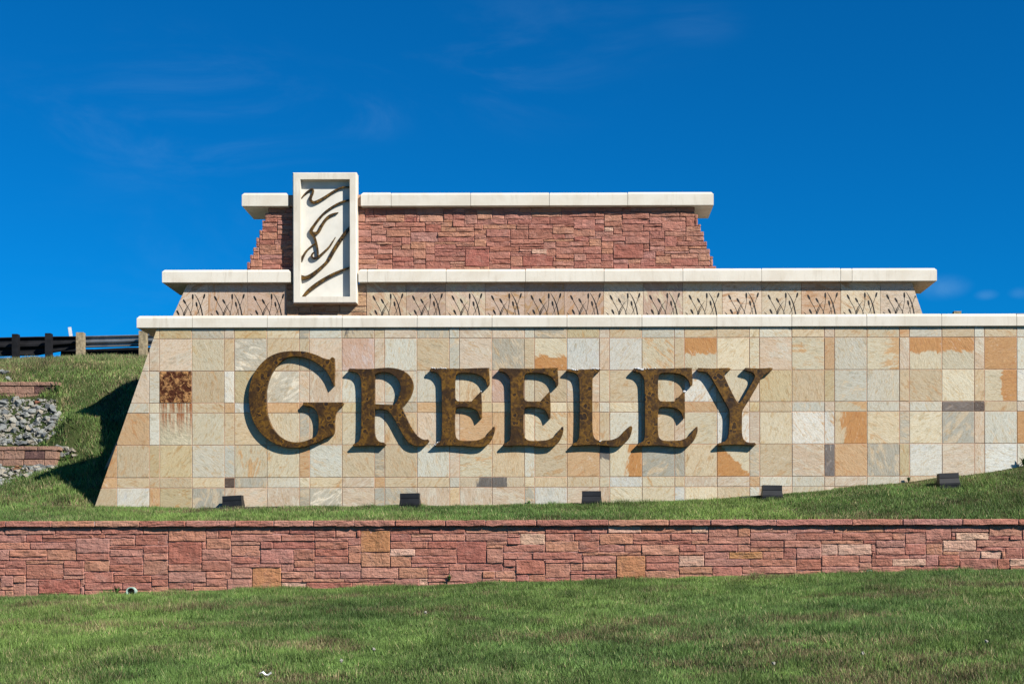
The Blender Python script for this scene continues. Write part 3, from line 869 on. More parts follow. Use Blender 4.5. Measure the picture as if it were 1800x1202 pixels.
# ------------------------------------------------------------------ letters
def smooth_outline(pts, n=7):
    """pts: (x, y) smooth or (x, y, 1) corner -> dense closed polyline"""
    m = len(pts); out = []
    for i in range(m):
        p1, p2 = pts[i], pts[(i+1) % m]
        p0 = pts[i-1] if len(p1) < 3 else p1
        p3 = pts[(i+2) % m] if len(p2) < 3 else p2
        a, b, c_, d = (np.array(q[:2], float) for q in (p0, p1, p2, p3))
        for k in range(n):
            tt = k/n
            out.append(0.5*((2*b) + (-a+c_)*tt + (2*a-5*b+4*c_-d)*tt*tt + (-a+3*b-3*c_+d)*tt**3))
    return np.array(out)
G_ = [(808,232,1),(818,219),(832,214),(845,222,1),(848,300),(846,380),(845,436,1),(838,441,1),(822,400),(800,355),(765,310),(715,268),(650,232),(580,213),(525,208),(462,220),(420,250),(380,292),
      (335,370),(312,450),(303,530),(308,620),(325,700),(360,775),(410,835),(470,872),(530,885),(600,880),(670,854,1),(697,838),(714,800),(720,740),(715,680),(695,632),(660,606),(612,599,1),(597,590),(598,575),(610,570,1),
      (760,574),(905,570,1),(917,578),(910,596,1),(880,620),(856,660),(847,720),(847,790),(838,826,1),(780,850),(700,890),(620,918),(540,930),(460,925),(380,900),(300,850),(240,785),(195,700),(172,610),(167,520),(178,430),(210,340),(260,270),(330,210),(420,175),(520,166),(620,172),(700,195),(760,222)]
Ro = [(958,326,1),(955,314),(966,303,1),(1100,307),(1200,301),(1280,297),(1360,310),(1420,340),(1455,380),(1470,430),(1465,480),(1445,530),(1415,575),(1382,610,1),(1402,660),(1440,740),(1490,820),(1530,855),(1560,866),(1586,861,1),(1593,878),(1570,905),(1540,915),(1490,916),(1440,895),(1400,850),(1360,780),(1310,690),(1270,643),(1235,627),(1165,625,1),
      (1162,700),(1163,800),(1175,850),(1200,880),(1242,890,1),(1252,904),(1240,916,1),(1120,912),(1000,918,1),(989,908),(1000,898,1),(1035,880),(1050,840),(1056,760),(1058,600),(1057,450),(1050,380),(1030,345),(1000,331)]
Rh = [(1165,352,1),(1200,336),(1260,335),(1310,355),(1350,395),(1368,450),(1362,500),(1345,550),(1318,590,1),(1240,588),(1165,583,1)]
E_ = [(75,328,1),(69,316),(80,301,1),(300,304),(520,298),(537,303,1),(541,360),(543,420),(534,442,1),(522,442,1),(515,410),(490,375),(450,352),(390,340),(310,340),(283,350),(272,375),(270,450),(270,520),(280,550),(305,563),(400,563,1),
      (430,530),(470,488,1),(476,490,1),(480,560),(482,640),(480,695,1),(468,700,1),(455,660),(430,630),(380,612),(310,608),(280,617),(271,645),(268,740),(272,820),(285,855),(320,873),(400,874),(460,866),(510,840),(545,800),(568,766,1),(582,762,1),
      (582,800),(565,850),(540,890),(500,918),(440,925),(380,920),(250,911),(112,918,1),(104,907),(115,895,1),(148,880),(162,850),(165,760),(165,600),(162,430),(155,380),(130,345),(103,332)]
L_ = [(1155,328,1),(1149,318),(1160,308,1),(1280,311),(1400,305,1),(1419,311),(1410,325,1),(1375,345),(1360,375),(1357,450),(1357,650),(1358,780),(1368,840),(1400,870),(1450,872),(1510,866),(1560,845),(1605,800),(1640,768),(1658,757,1),(1671,765),(1668,800),(1650,850),(1615,890),(1575,915),(1520,920),(1440,912),(1330,908),(1203,915,1),(1194,905),(1205,895,1),(1235,880),(1250,840),(1255,700),(1255,500),(1250,400),(1235,355),(1205,335)]
Y_ = [(660,325,1),(654,312),(664,298,1),(780,303),(870,299),(908,299,1),(921,309),(905,325,1),(880,335),(872,355),(882,388),(920,470),(965,555),(990,578,1),(1030,520),(1075,440),(1105,385),(1108,355),(1090,335),(1060,325),(1034,319,1),(1027,308),(1036,298,1),(1150,302),(1235,297,1),(1253,303),(1243,323,1),
      (1200,345),(1165,380),(1120,460),(1070,545),(1030,610),(1013,645),(1010,720),(1010,800),(1018,850),(1040,878),(1075,890),(1112,889,1),(1122,903),(1108,913,1),(1050,908),(930,905),(822,913,1),(814,903),(825,893,1),(870,880),(895,850),(905,800),(910,720),(908,640),(880,580),(830,490),(780,400),(745,350),(715,332)]
YL = YM - 0.10       # front plane of the letters
def letter(name, loops, ox, oy, dx, label, residue=()):
    cu_ = bpy.data.curves.new(name, 'CURVE'); cu_.dimensions = '2D'; cu_.fill_mode = 'BOTH'
    allp = []
    for lp in loops:
        q = smooth_outline(lp)
        w_ = [at(ox + (p[0]+dx)/4.5, oy + p[1]/4.5, YL) for p in q]
        allp.append(w_)
    bx = min(p.x for p in allp[0]); bz = min(p.z for p in allp[0]); ex = max(p.x for p in allp[0])
    org = Vector(((bx+ex)/2, YL, bz))
    for w_ in allp:
        sp = cu_.splines.new('POLY'); sp.points.add(len(w_)-1); sp.use_cyclic_u = True
        for i, p in enumerate(w_): sp.points[i].co = (p.x-org.x, p.z-org.z, 0, 1)
    cu_.extrude = 0.040; cu_.bevel_depth = 0.006; cu_.bevel_resolution = 2; cu_.offset = -0.006
    tmp = bpy.data.objects.new('tmp', cu_); COL.objects.link(tmp)
    dg = bpy.context.evaluated_depsgraph_get()
    me = bpy.data.meshes.new_from_object(tmp.evaluated_get(dg))
    bpy.data.objects.remove(tmp); bpy.data.curves.remove(cu_)
    me.transform(Matrix.Rotation(R(90), 4, 'X'))       # into the x,z plane
    me.transform(Matrix.Translation((0, 0.046, 0)))
    me.name = name
    me.materials.clear(); me.materials.append(M_BRONZE)
    root = empty(name, org)
    tag(root, label, 'letter', 'bronze letters mounted on the tiled wall')
    fo = bpy.data.objects.new('face_plate', me); COL.objects.link(fo); fo.parent = root
    # mounting studs back to the wall
    w = ex-bx; h = max(p.z for p in allp[0]) - bz
    for (sx, sz) in studs[name]:
        p = at(ox + (sx+dx)/4.5, oy + sz/4.5, YL) - org
        bm = bmesh.new()
        bmesh.ops.create_cone(bm, cap_ends=True, segments=10, radius1=0.014, radius2=0.014, depth=0.02, matrix=Matrix.Translation((p.x, 0.098, p.z)) @ Matrix.Rotation(R(90), 4, 'X'))
        bm_obj('stud', bm, M_BLACK, parent=root)
    if residue:
        r2 = random.Random(len(label))
        bm = bmesh.new()
        for (x0, y0, x1, y1, n, s) in residue:
            for k in range(n):
                tt = (k + r2.uniform(-0.3, 0.3))/max(1, n-1)
                p = at(ox + (x0+(x1-x0)*tt + dx)/4.5, oy + (y0+(y1-y0)*tt)/4.5, YL) - org
                ss = s*r2.uniform(0.45, 1.25)
                m4 = Matrix.Translation((p.x, r2.uniform(-0.002, 0.004), p.z+r2.uniform(-0.01, 0.008))) @ Matrix.Diagonal((ss*r2.uniform(1.0, 1.8), 0.010, ss*r2.uniform(0.6, 1.0), 1))
                g = bmesh.ops.create_icosphere(bm, subdivisions=2, radius=1.0, matrix=m4)
                for vv in g['verts']: vv.co += Vector((r2.uniform(-1, 1), 0, r2.uniform(-1, 1)))*ss*0.22
        bm_obj('white_residue', bm, M_WHITE, parent=root, smooth=True)
    return root
studs = {'letter_g': [(230,420),(240,690),(640,900),(780,700)], 'letter_r': [(1105,380),(1105,820),(1420,430),(1400,780)],
         'letter_e': [(215,380),(215,820),(440,900)], 'letter_l': [(1305,400),(1305,820),(1540,890)], 'letter_y': [(780,330),(1150,330),(960,800)]}
letter('letter_g', [G_], 400, 580, 0, 'large bronze capital G, tallest letter, first of the word GREELEY')
letter('letter_r', [Ro, Rh], 400, 580, 0, 'bronze capital R right beside the large G')
letter('letter_e', [E_], 740, 580, 0, 'bronze capital E just right of the R', [(90,302,205,301,10,0.011),(110,905,140,885,4,0.011),(474,486,478,486,2,0.008)])
letter('letter_e', [E_], 740, 580, 544, 'bronze capital E just left of the L, clean along its top')
letter('letter_l', [L_], 740, 580, 0, 'bronze capital L between two Es', [(1168,306,1205,308,4,0.013),(1205,312,1235,318,3,0.016),(1270,306,1290,306,2,0.008),(1345,305,1412,306,6,0.013),(1410,876,1428,878,2,0.012)])
letter('letter_e', [E_], 740, 580, 1606, 'bronze capital E between the L and the Y, white crust on top left', [(90,302,140,312,6,0.018),(150,304,245,301,6,0.010),(474,486,478,480,3,0.015),(430,868,455,862,3,0.009)])
letter('letter_y', [Y_], 1080, 580, 0, 'bronze capital Y, last letter at right end of the word GREELEY')

# ------------------------------------------------------------------ emblem panel
YF = 27.955
a, b = at(514.3, 303.3, YF), at(627.3, 532.6, YF)
ia, ib = at(527.8, 315.3, YF), at(615.3, 521.3, YF)
REC = 0.13
ep = empty('emblem_panel', ((a.x+b.x)/2, YF, b.z))
tag(ep, 'tall white framed recessed panel with flowing bronze line emblem, left of centre', 'panel')
def epart(o):
    o.parent = ep; o.matrix_parent_inverse = Matrix.Translation(-ep.location); return o
ch = 0.018; YB = 28.20
O0 = [(a.x+ch, YF, b.z+ch), (b.x-ch, YF, b.z+ch), (b.x-ch, YF, a.z-ch), (a.x+ch, YF, a.z-ch)]
O1 = [(a.x, YF+ch, b.z), (b.x, YF+ch, b.z), (b.x, YF+ch, a.z), (a.x, YF+ch, a.z)]
O2 = [(q[0], YB, q[2]) for q in O1]
I0 = [(ia.x, YF, ib.z), (ib.x, YF, ib.z), (ib.x, YF, ia.z), (ia.x, YF, ia.z)]
I1 = [(q[0], YF+REC+0.01, q[2]) for q in I0]
V = O0+O1+O2+I0+I1
Fc = []
for i in range(4):
    j = (i+1) % 4
    Fc += [(i, j, 12+j, 12+i), (i, 4+i, 4+j, j), (4+i, 8+i, 8+j, 4+j), (12+i, 12+j, 16+j, 16+i)]
Fc.append((11, 10, 9, 8))
epart(mesh_obj('frame', V, Fc, M_CAST))
bm = bmesh.new(); box(bm, ia.x-0.01, ib.x+0.01, YF+REC, YF+REC+0.05, ib.z-0.01, ia.z+0.01); epart(bm_obj('back_panel', bm, M_PANELWHITE))
SW = [
 [(210,298,3),(232,270,10),(262,242,12),(292,224,11),(303,232,10),(298,255,14),(284,285,20),(283,308,22),(305,325,22),(345,312,21),(400,280,19),(460,240,15),(520,212,12),(582,207,9)],
 [(582,305,9),(530,318,13),(470,345,13),(400,393,15),(345,450,18),(308,500,20),(288,532,26),(288,555,26),(308,582,22),(326,635,17),(336,690,15),(337,722,12)],
 [(293,552,20),(318,560,26),(342,545,22),(362,510,20),(385,470,22),(420,432,20),(455,412,12),(492,401,2)],
 [(312,698,3),(297,712,10),(291,730,15),(306,746,17),(340,738,18),(385,700,16),(428,655,11),(470,587,2)],
 [(322,632,3),(280,663,9),(240,708,14),(209,770,20)],
 [(208,872,12),(214,890,36),(250,893,30),(300,868,29),(360,820,24),(415,765,23),(455,695,26),(500,622,29),(540,562,26),(582,512,18)],
 [(222,1042,16),(270,990,27),(340,935,27),(420,885,22),(500,846,17),(582,815,10)]]
for i, s in enumerate(SW):
    pts = []
    Yp = YF+REC-0.05
    for (xz, yz, w) in s:
        p = at(480+xz*0.2328, 280+yz*0.2328, Yp)
        pts.append((p.x, p.z, max(1.5, w*0.86)*0.2328/2*Yp/F))
    A, B = ribbon2d(pts, 8)
    cl = lambda q: (min(max(q[0], ia.x+0.001), ib.x-0.001), min(max(q[1], ib.z+0.001), ia.z-0.001))
    A = [cl(q) for q in A]; B = [cl(q) for q in B]
    V, Fc = [], []
    add_strip(V, Fc, A, B, Yp-0.002*i, Yp+0.048)
    epart(mesh_obj('bronze_swirl', V, Fc, M_GOLD))

# ------------------------------------------------------------------ floodlights
def floodlight(px, py, tilt, label, scale=1.0):
    g = ground_hit(px, py, 24.2, 26.2)
    y0 = g.y
    root = empty('floodlight', (g.x, y0, g.z - 0.015)); root.rotation_euler = (0, R(tilt), 0)
    tag(root, label, 'floodlight', 'floodlights along the foot of the lettered wall')
    wb_, wt_ = 0.195*scale, 0.172*scale
    prof = [(-0.03, 0.03), (-0.035, 0.07), (0.0, 0.10), (0.045, 0.26), (0.20, 0.27), (0.26, 0.10), (0.26, 0.03)]
    V, Fc = [], []
    for (yy, zz) in prof:
        w = wb_ + (wt_-wb_)*min(1, zz/0.26)
        V += [(-w, yy, zz), (w, yy, zz)]
    n = len(prof)
    Fc = [(2*i, 2*((i+1) % n), 2*((i+1) % n)+1, 2*i+1) for i in range(n)] + [tuple(2*i for i in range(n)), tuple(2*i+1 for i in range(n))[::-1]]
    mesh_obj('housing', V, Fc, M_BLACK, parent=root)
    bm = bmesh.new(); box(bm, -wt_-0.006, wt_+0.006, 0.030, 0.215, 0.195, 0.285)
    for vv in bm.verts:
        if vv.co.z < 0.23: vv.co.y -= 0.012 if vv.co.y < 0.1 else 0
    bm_obj('visor', bm, M_BLACK, parent=root)
    bm = bmesh.new(); box(bm, -wt_+0.03, wt_-0.03, 0.225, 0.262, 0.08, 0.20); bm_obj('lens', bm, M_LENS, parent=root)
    bm = bmesh.new(); box(bm, -wb_-0.01, wb_+0.01, -0.06, 0.25, 0.0, 0.035); bm_obj('base_plate', bm, M_BLACK, parent=root)
    return root
floodlight(408, 896, -3, 'black floodlight leaning at left below the letter G, behind a dark strip')
floodlight(720, 892, -1, 'black floodlight on the grass below the letter R')
floodlight(1040, 888, 0, 'black floodlight on the grass below the letter L')
floodlight(1358, 878, 1, 'black floodlight on the grass right of the letter Y')
floodlight(1670, 857, -2, 'black floodlight farthest right, up the sloping grass')
for (x0, x1, yy, lab) in ((352, 492, 896.5, 'dark edging strip lying in grass before the leftmost floodlight'), (1302, 1338, 877, 'short grey slab beside the floodlight right of the Y')):
    g0, g1 = ground_hit(x0, yy+1, 24.0, 26.2), ground_hit(x1, yy-2, 24.0, 26.2)
    bm = bmesh.new(); L = (g1-g0).length
    box(bm, 0, L, -0.06, 0.10, -0.02, 0.05)
    bmesh.ops.bevel(bm, geom=bm.edges[:], offset=0.008, segments=1)
    o = bm_obj('edging_strip', bm, plain('dark_edging', (0.06, 0.055, 0.05), 0.85, 0.2, 0.25, 7, 0.4), loc=g0)
    o.rotation_euler = (0, -math.atan2(g1.z-g0.z, L), math.atan2(g1.y-g0.y, g1.x-g0.x))
    tag(o, lab, 'edging')

# ------------------------------------------------------------------ drain pipes in the front wall
def drain(px, py, rad, label):
    p = at(px, py, YW-0.06)
    root = empty('drain_pipe', p); tag(root, label, 'pipe')
    V, Fc = [], []; n = 24
    for (r_, yy) in ((rad, 0.14), (rad, -0.05), (rad*0.80, -0.05), (rad*0.80, 0.13)):
        V += [(r_*math.cos(2*math.pi*i/n), yy, r_*math.sin(2*math.pi*i/n)) for i in range(n)]
    for k in range(3):
        Fc += [(k*n+i, k*n+(i+1) % n, (k+1)*n+(i+1) % n, (k+1)*n+i) for i in range(n)]
    mesh_obj('pipe_wall', V, Fc, M_PVC, parent=root, smooth=False)
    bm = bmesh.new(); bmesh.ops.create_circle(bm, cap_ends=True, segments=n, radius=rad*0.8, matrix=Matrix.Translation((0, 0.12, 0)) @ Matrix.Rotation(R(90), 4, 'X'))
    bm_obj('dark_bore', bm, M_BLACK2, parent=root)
drain(231.5, 1039.5, 0.08, 'pale green drain pipe end at foot of red wall, at left')
drain(1528, 1006.5, 0.05, 'half buried drain pipe end at foot of red wall, at right')

# ------------------------------------------------------------------ guardrail on the crest
YG = 41.7
gr = empty('guardrail', (0, YG, 6.6))
tag(gr, 'roadside guardrail of steel beams on posts along the grassy crest', 'guardrail')
def gpart(o):
    o.parent = gr; o.matrix_parent_inverse = Matrix.Translation(-gr.location); return o
def beam(name, xs_, prof_a, prof_b, mat, y0):
    V, Fc = [], []; n = len(prof_a)
    for k, X in enumerate(xs_):
        tt = k/(len(xs_)-1)
        for (pa, pb) in zip(prof_a, prof_b):
            V.append((X, y0 + pa[0]*(1-tt)+pb[0]*tt, crest(X) + pa[1]*(1-tt)+pb[1]*tt))
    for k in range(len(xs_)-1):
        Fc += [(k*n+i, k*n+i+1, (k+1)*n+i+1, (k+1)*n+i) for i in range(n-1)]
    o = gpart(mesh_obj(name, V, Fc, mat))
    so = o.modifiers.new('thick', 'SOLIDIFY'); so.thickness = 0.006
    return o
Wp = [(0.05, 0.78), (0.03, 0.755), (0.10, 0.71), (0.10, 0.67), (0.02, 0.62), (0.02, 0.58), (0.10, 0.53), (0.10, 0.49), (0.03, 0.445), (0.05, 0.42)]
Tp = [(0.05, 0.80), (0.03, 0.775), (0.10, 0.70), (0.10, 0.64), (0.02, 0.56), (0.02, 0.50), (0.10, 0.42), (0.10, 0.36), (0.03, 0.26), (0.05, 0.22)]
xg = lambda px: at(px, 600, YG).x
beam('three_wave_beam', [xg(-330), xg(60)], Tp, Tp, M_DKSTEEL, YG+0.22)  # shade over the left beams is put into their colour
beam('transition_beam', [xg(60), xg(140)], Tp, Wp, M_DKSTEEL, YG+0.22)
beam('two_wave_beam', [xg(140)+0.0, xg(700), xg(1300), xg(1900)], Wp, Wp, M_GALV, YG+0.22)
def post(X, mat, w, hgt, blockout):
    bm = bmesh.new(); z = crest(X)
    box(bm, X-w/2, X+w/2, YG-0.1, YG+0.1, z-0.5, z+hgt)
    bmesh.ops.bevel(bm, geom=bm.edges[:], offset=0.012, segments=1)
    o = gpart(bm_obj('post', bm, mat))
    if blockout:
        bm = bmesh.new(); box(bm, X-w/2+0.01, X+w/2+0.055, YG+0.102, YG+0.23, z+0.42, z+0.80)
        b_ = bm_obj('blockout', bm, M_WOOD2); b_.parent = o; b_.matrix_parent_inverse = Matrix.Translation(-gr.location)
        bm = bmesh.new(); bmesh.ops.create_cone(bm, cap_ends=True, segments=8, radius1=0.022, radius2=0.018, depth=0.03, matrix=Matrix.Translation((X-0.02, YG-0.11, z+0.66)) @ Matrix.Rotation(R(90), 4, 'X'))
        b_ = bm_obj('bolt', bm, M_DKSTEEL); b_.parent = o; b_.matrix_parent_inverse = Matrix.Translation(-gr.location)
    return o
for px in (-260, -202, -145, -87, -29, 28, 86): post(xg(px), M_DKSTEEL, 0.17, 0.83, False)  # left posts coloured dark in place of the shade on them
for px in [142 + 110*i for i in range(15)]: post(xg(px), M_WOOD, 0.22, 0.83, True)
# low dark kerb behind the rail
bm = bmesh.new()
X0, X1 = xg(94), xg(1900)
n = 30
prev = None
for i in range(n+1):
    X = X0 + (X1-X0)*i/n; z = crest(X)
    hgt = 0.44 + random.uniform(-0.015, 0.02)
    cur = [bm.verts.new(p) for p in ((X, YG+0.55, z-0.1), (X, YG+0.60, z+hgt), (X, YG+0.80, z+hgt), (X, YG+0.90, z-0.1))]
    if prev:
        for k in range(3): bm.faces.new((prev[k], cur[k], cur[k+1], prev[k+1]))
    else: bm.faces.new(cur)
    prev = cur
o = bm_obj('road_kerb', bm, M_DKCONC); tag(o, 'low dark kerb behind the guardrail posts', 'kerb')
# marker post
p = at(124, 587, 44.0)
bm = bmesh.new(); box(bm, -0.05, 0.05, -0.01, 0.01, -1.2, 0.22)
bmesh.ops.bevel(bm, geom=bm.edges[:], offset=0.004, segments=1)
o = bm_obj('marker_post', bm, M_WHITE, loc=p); o.rotation_euler = (0, R(-8), 0)
tag(o, 'thin white marker post sticking up behind dark guardrail', 'marker')

# ------------------------------------------------------------------ block check walls and riprap at left
def block_wall(px1, ytop, ybot_pxs, Y, dark_range, label):
    root = empty('block_wall', at(0, ybot_pxs[-1], Y)); tag(root, label, 'block wall')
    xr = at(px1, ytop, Y).x
    rb = random.Random(int(ytop))
    ys_ = [ytop] + ybot_pxs
    for r in range(len(ys_)-1):
        zt, zb = at(40, ys_[r], Y).z, at(40, ys_[r+1], Y).z
        x1 = xr - (0.04 if r else -0.015)
        if r == 1:
            edges = [xr-0.02] + [at(q, ytop, Y).x for q in dark_range]
        else:
            edges = [x1]
        bl = 0.44
        if r == 2: edges.append(x1-0.25)
        while edges[-1] > -15.5: edges.append(edges[-1]-bl)
        for i in range(len(edges)-1):
            w = edges[i]-edges[i+1]
            v, f = stone_mesh(w-0.006, zt-zb-0.005, 0.30, 0.007, 9000+r*50+i+int(ytop))
            o = mesh_obj('block', v, f, M_BLOCK, loc=((edges[i]+edges[i+1])/2, Y - (0.02 if r == 0 else 0) - rb.uniform(0, 0.006), (zt+zb)/2))
            o.parent = root; o.matrix_parent_inverse = Matrix.Translation(-root.location)
            me = o.data; bmx = bmesh.new(); bmx.from_mesh(me)
            bmesh.ops.contextual_create(bmx, geom=[e for e in bmx.edges if e.is_boundary]); bmx.to_mesh(me); bmx.free()
            dk = (r == 1 and i == 1)
            lin = s2l((106, 80, 76)) if dk else s2l((172, 138, 118))
            j = rb.uniform(0.93, 1.07); o.color = (lin[0]*j, lin[1]*j, lin[2]*j, 1)
            if dk: o['label'] = 'dark purplish-brown block'
block_wall(101.5, 784, [791.5, 807.5, 824], 28.95, [78, 43], 'lower tan split-face block wall at left, nearer the shaded lawn')
block_wall(103, 671, [678.5, 692, 707, 721], 30.98, [89, 60], 'upper tan split-face block wall at left, below the guardrail')

def rock_mesh(seed):
    r2 = random.Random(seed); bm = bmesh.new()
    for _ in range(13):
        d = Vector((r2.gauss(0, 1), r2.gauss(0, 1), r2.gauss(0, 1))).normalized()
        bm.verts.new((d.x*r2.uniform(0.8, 1.1), d.y*r2.uniform(0.7, 1.0), d.z*r2.uniform(0.5, 0.8)))
    res = bmesh.ops.convex_hull(bm, input=bm.verts[:])
    for vv in [g for g in res['geom_interior'] if isinstance(g, bmesh.types.BMVert)]: bm.verts.remove(vv)
    bmesh.ops.recalc_face_normals(bm, faces=bm.faces)
    me = bpy.data.meshes.new('rock'); bm.to_mesh(me); bm.free()
    return me
t = NT('riprap_stone', 0.85, 0.2)
v_, oi_ = t.objvec()
n1 = t.noise(v_, 1.4, 6, 0.6, 0.5)
c = t.mix(t.rng(n1, 0.35, 0.7, 0, 0.7), oi_.outputs['Color'], (0.60, 0.55, 0.50), 'MULTIPLY'); t.color(c)
t.bump(t.noise(v_, 4, 6, 0.65), 0.5, 0.1); M_ROCK = t.m
rmesh = [rock_mesh(s) for s in range(16)]
for m_ in rmesh: m_.materials.append(M_ROCK)
r2 = random.Random(11)
def rocks(n, region, smin, smax, label, group):
    for i in range(n):
        x, y = region(r2)
        if x is None: continue
        g = ground_hit(x, y, 26.0, 36.0)
        s = r2.uniform(smin, smax)
        o = bpy.data.objects.new('rock', r2.choice(rmesh)); COL.objects.link(o)
        o.location = g + Vector((0, 0, s*0.25)); o.scale = (s, s*r2.uniform(0.8, 1.1), s*r2.uniform(0.8, 1.1))
        o.rotation_euler = (r2.uniform(-0.5, 0.5), r2.uniform(-0.5, 0.5), r2.uniform(0, 6.3))
        cc = r2.choice(((152,155,152),(138,142,141),(168,168,160),(118,122,122),(168,160,144),(156,159,154),(144,148,145),(176,170,155)))
        if r2.random() < 0.04: cc = r2.choice(((150,110,80),(130,84,64),(190,166,136)))
        o.color = (*s2l(cc), 1)
        tag(o, label, 'rock', group)
def reg_mid(q):
    for _ in range(50):
        y = q.uniform(703, 783); lim = 108 - max(0, (y-750))*0.9 + (6 if 725 < y < 745 else 0)
        x = q.uniform(-60, lim)
        if x < lim - q.random()*14: return x, y
    return None, None
rocks(212, reg_mid, 0.05, 0.13, 'angular grey rock in the loose stone bed between the two block walls', 'riprap between the block walls')
rocks(70, lambda q: (lambda x: (x, 820 + (98-x)*0.03 + q.uniform(0, 1)*(4 + (98-x)*0.28)))(q.uniform(-50, 98)), 0.06, 0.12, 'angular grey rock in the strip below the lower block wall', 'riprap below the lower wall')
rocks(12, lambda q: (q.uniform(101, 134), q.uniform(786, 803)), 0.06, 0.11, 'grey rock spilled past the right end of the lower block wall', 'rocks past the lower wall end')
rocks(9, lambda q: (q.uniform(-30, 30), q.uniform(655, 668)), 0.07, 0.12, 'pale rock on the grass above the upper block wall', 'rocks above the upper wall')

gV, gF = [], []
for i in range(1100):
    x, y = (reg_mid(r2) if i < 850 else (lambda q_: (q_, 820 + (98-q_)*0.03 + r2.random()*(4 + (98-q_)*0.28)))(r2.uniform(-50, 98)))
    if x is None: continue
    g = ground_hit(x, y, 26.0, 36.0); sc_ = r2.uniform(0.018, 0.045); src = r2.choice(rmesh); k = len(gV); az = r2.uniform(0, 6.3)
    ca_, sa_ = math.cos(az), math.sin(az)
    for vv in src.vertices:
        c0 = vv.co*sc_; gV.append((g.x + c0.x*ca_ - c0.y*sa_, g.y + c0.x*sa_ + c0.y*ca_, g.z + c0.z + 0.01))
    gF += [tuple(k+q for q in p.vertices) for p in src.polygons]
o = mesh_obj('gravel', gV, gF, M_ROCK); o.color = (*s2l((152, 150, 140)), 1)
tag(o, 'small grey gravel filling the gaps in the stone bed', 'gravel', None, 'stuff')

# ------------------------------------------------------------------ dandelion clocks, weeds, litter
def front_hit(x, y):
    Ys = np.arange(13.0, 22.98, 0.01)
    dx, dy = x - PX, PY - y
    u, v = dx*CR - dy*SR, dx*SR + dy*CR
    h = ground_h(u/F*Ys, Ys); k = np.argmax(h >= v/F*Ys)
    return Vector((u/F*Ys[k], Ys[k], h[k]))
M_FLUFF = plain('seed_fluff', (0.36, 0.34, 0.28), 0.9, 0.1, 0.1, 30, 0.4)
M_WEED = plain('weed_leaf', (0.10, 0.19, 0.04), 0.6, 0.3, 0.25, 12, 0.2)
for (x, y, lab) in ((600, 1179, 'dandelion clock in lower lawn left of centre, nearest the bottom edge'), (657, 1158, 'dandelion clock in lawn just right of and above the bottom left one'),
                    (748, 1091, 'dandelion clock in the lawn below the letter R'), (1517, 1166, 'dandelion clock in lower right lawn, whitest one'),
                    (1360, 1184, 'dandelion clock near bottom edge in right half of lawn'), (1734, 1145, 'dandelion clock in lawn near right edge of the picture')):
    g = front_hit(x, y)
    root = empty('dandelion', g); tag(root, lab, 'dandelion', 'dandelion clocks in the lawn')
    bm = bmesh.new(); bmesh.ops.create_cone(bm, cap_ends=True, segments=6, radius1=0.003, radius2=0.002, depth=0.11, matrix=Matrix.Translation((0, 0, 0.055)))
    bm_obj('stem', bm, M_WEED, parent=root)
    bm = bmesh.new(); bmesh.ops.create_icosphere(bm, subdivisions=2, radius=0.019, matrix=Matrix.Translation((0, 0, 0.118)))
    for vv in bm.verts: vv.co += Vector((random.uniform(-1, 1), random.uniform(-1, 1), random.uniform(-1, 1)))*0.006
    bm_obj('seed_head', bm, M_FLUFF, parent=root)
g = front_hit(465, 1194)
bm = bmesh.new()
vv = [bm.verts.new((a_*0.030 - 0.06 + random.uniform(-.008, .008), b_*0.025 + random.uniform(-.01, .01), 0.05 + 0.03*random.random() + 0.02*math.sin(a_*1.7))) for b_ in range(4) for a_ in range(5)]
for b_ in range(3):
    for a_ in range(4): bm.faces.new((vv[b_*5+a_], vv[b_*5+a_+1], vv[(b_+1)*5+a_+1], vv[(b_+1)*5+a_]))
o = bm_obj('litter_scrap', bm, M_WHITE, loc=g); so = o.modifiers.new('thick', 'SOLIDIFY'); so.thickness = 0.002
tag(o, 'crumpled white scrap of litter in the lawn at bottom left', 'litter')
def weed(p, n, hgt, label, drop=True):
    if drop: p = Vector((p.x, p.y, float(ground_h(p.x, p.y))))
    bm = bmesh.new()
    for k in range(n):
        a_ = random.uniform(0, 6.28); h = hgt*random.uniform(0.5, 1.0); w = 0.012*random.uniform(0.8, 1.6); sp_ = h*random.uniform(0.2, 0.8)
        d = Vector((math.cos(a_), math.sin(a_)*0.5, 0)); sd = Vector((-d.y, d.x, 0)).normalized()*w
        b0 = [bm.verts.new(q) for q in (-sd*0.4, sd*0.4, d*sp_*0.5 + sd + Vector((0, 0, h*0.7)), d*sp_*0.5 - sd + Vector((0, 0, h*0.7)), d*sp_ + Vector((0, 0, h*random.uniform(0.7, 1.0))))]
        bm.faces.new((b0[0], b0[1], b0[2], b0[3])); bm.faces.new((b0[3], b0[2], b0[4]))
    o = bm_obj('weed', bm, M_WEED, loc=p); tag(o, label, 'weed')
weed(at(206, 1047, YW-0.05), 22, 0.17, 'leafy weed at foot of the red wall beside the green drain pipe')
weed(at(790, 1021, YW-0.04), 14, 0.14, 'small weed growing from the red wall joints left of centre', False)
weed(at(1800, 822, YM-0.08), 24, 0.22, 'leafy weed at foot of the tiled wall at the right edge')
weed(at(1597, 838, YM-0.06), 12, 0.13, 'small weed at foot of the tiled wall left of the last floodlight')
weed(at(930, 888, YM-0.05), 12, 0.13, 'grassy sprig at foot of the tiled wall below the second E')
weed(at(118, 800, 29.05), 18, 0.22, 'weed tuft past the right end of the lower block wall')
weed(at(100, 700, 30.9), 16, 0.35, 'tall dry-looking weed at right end of the upper block wall')

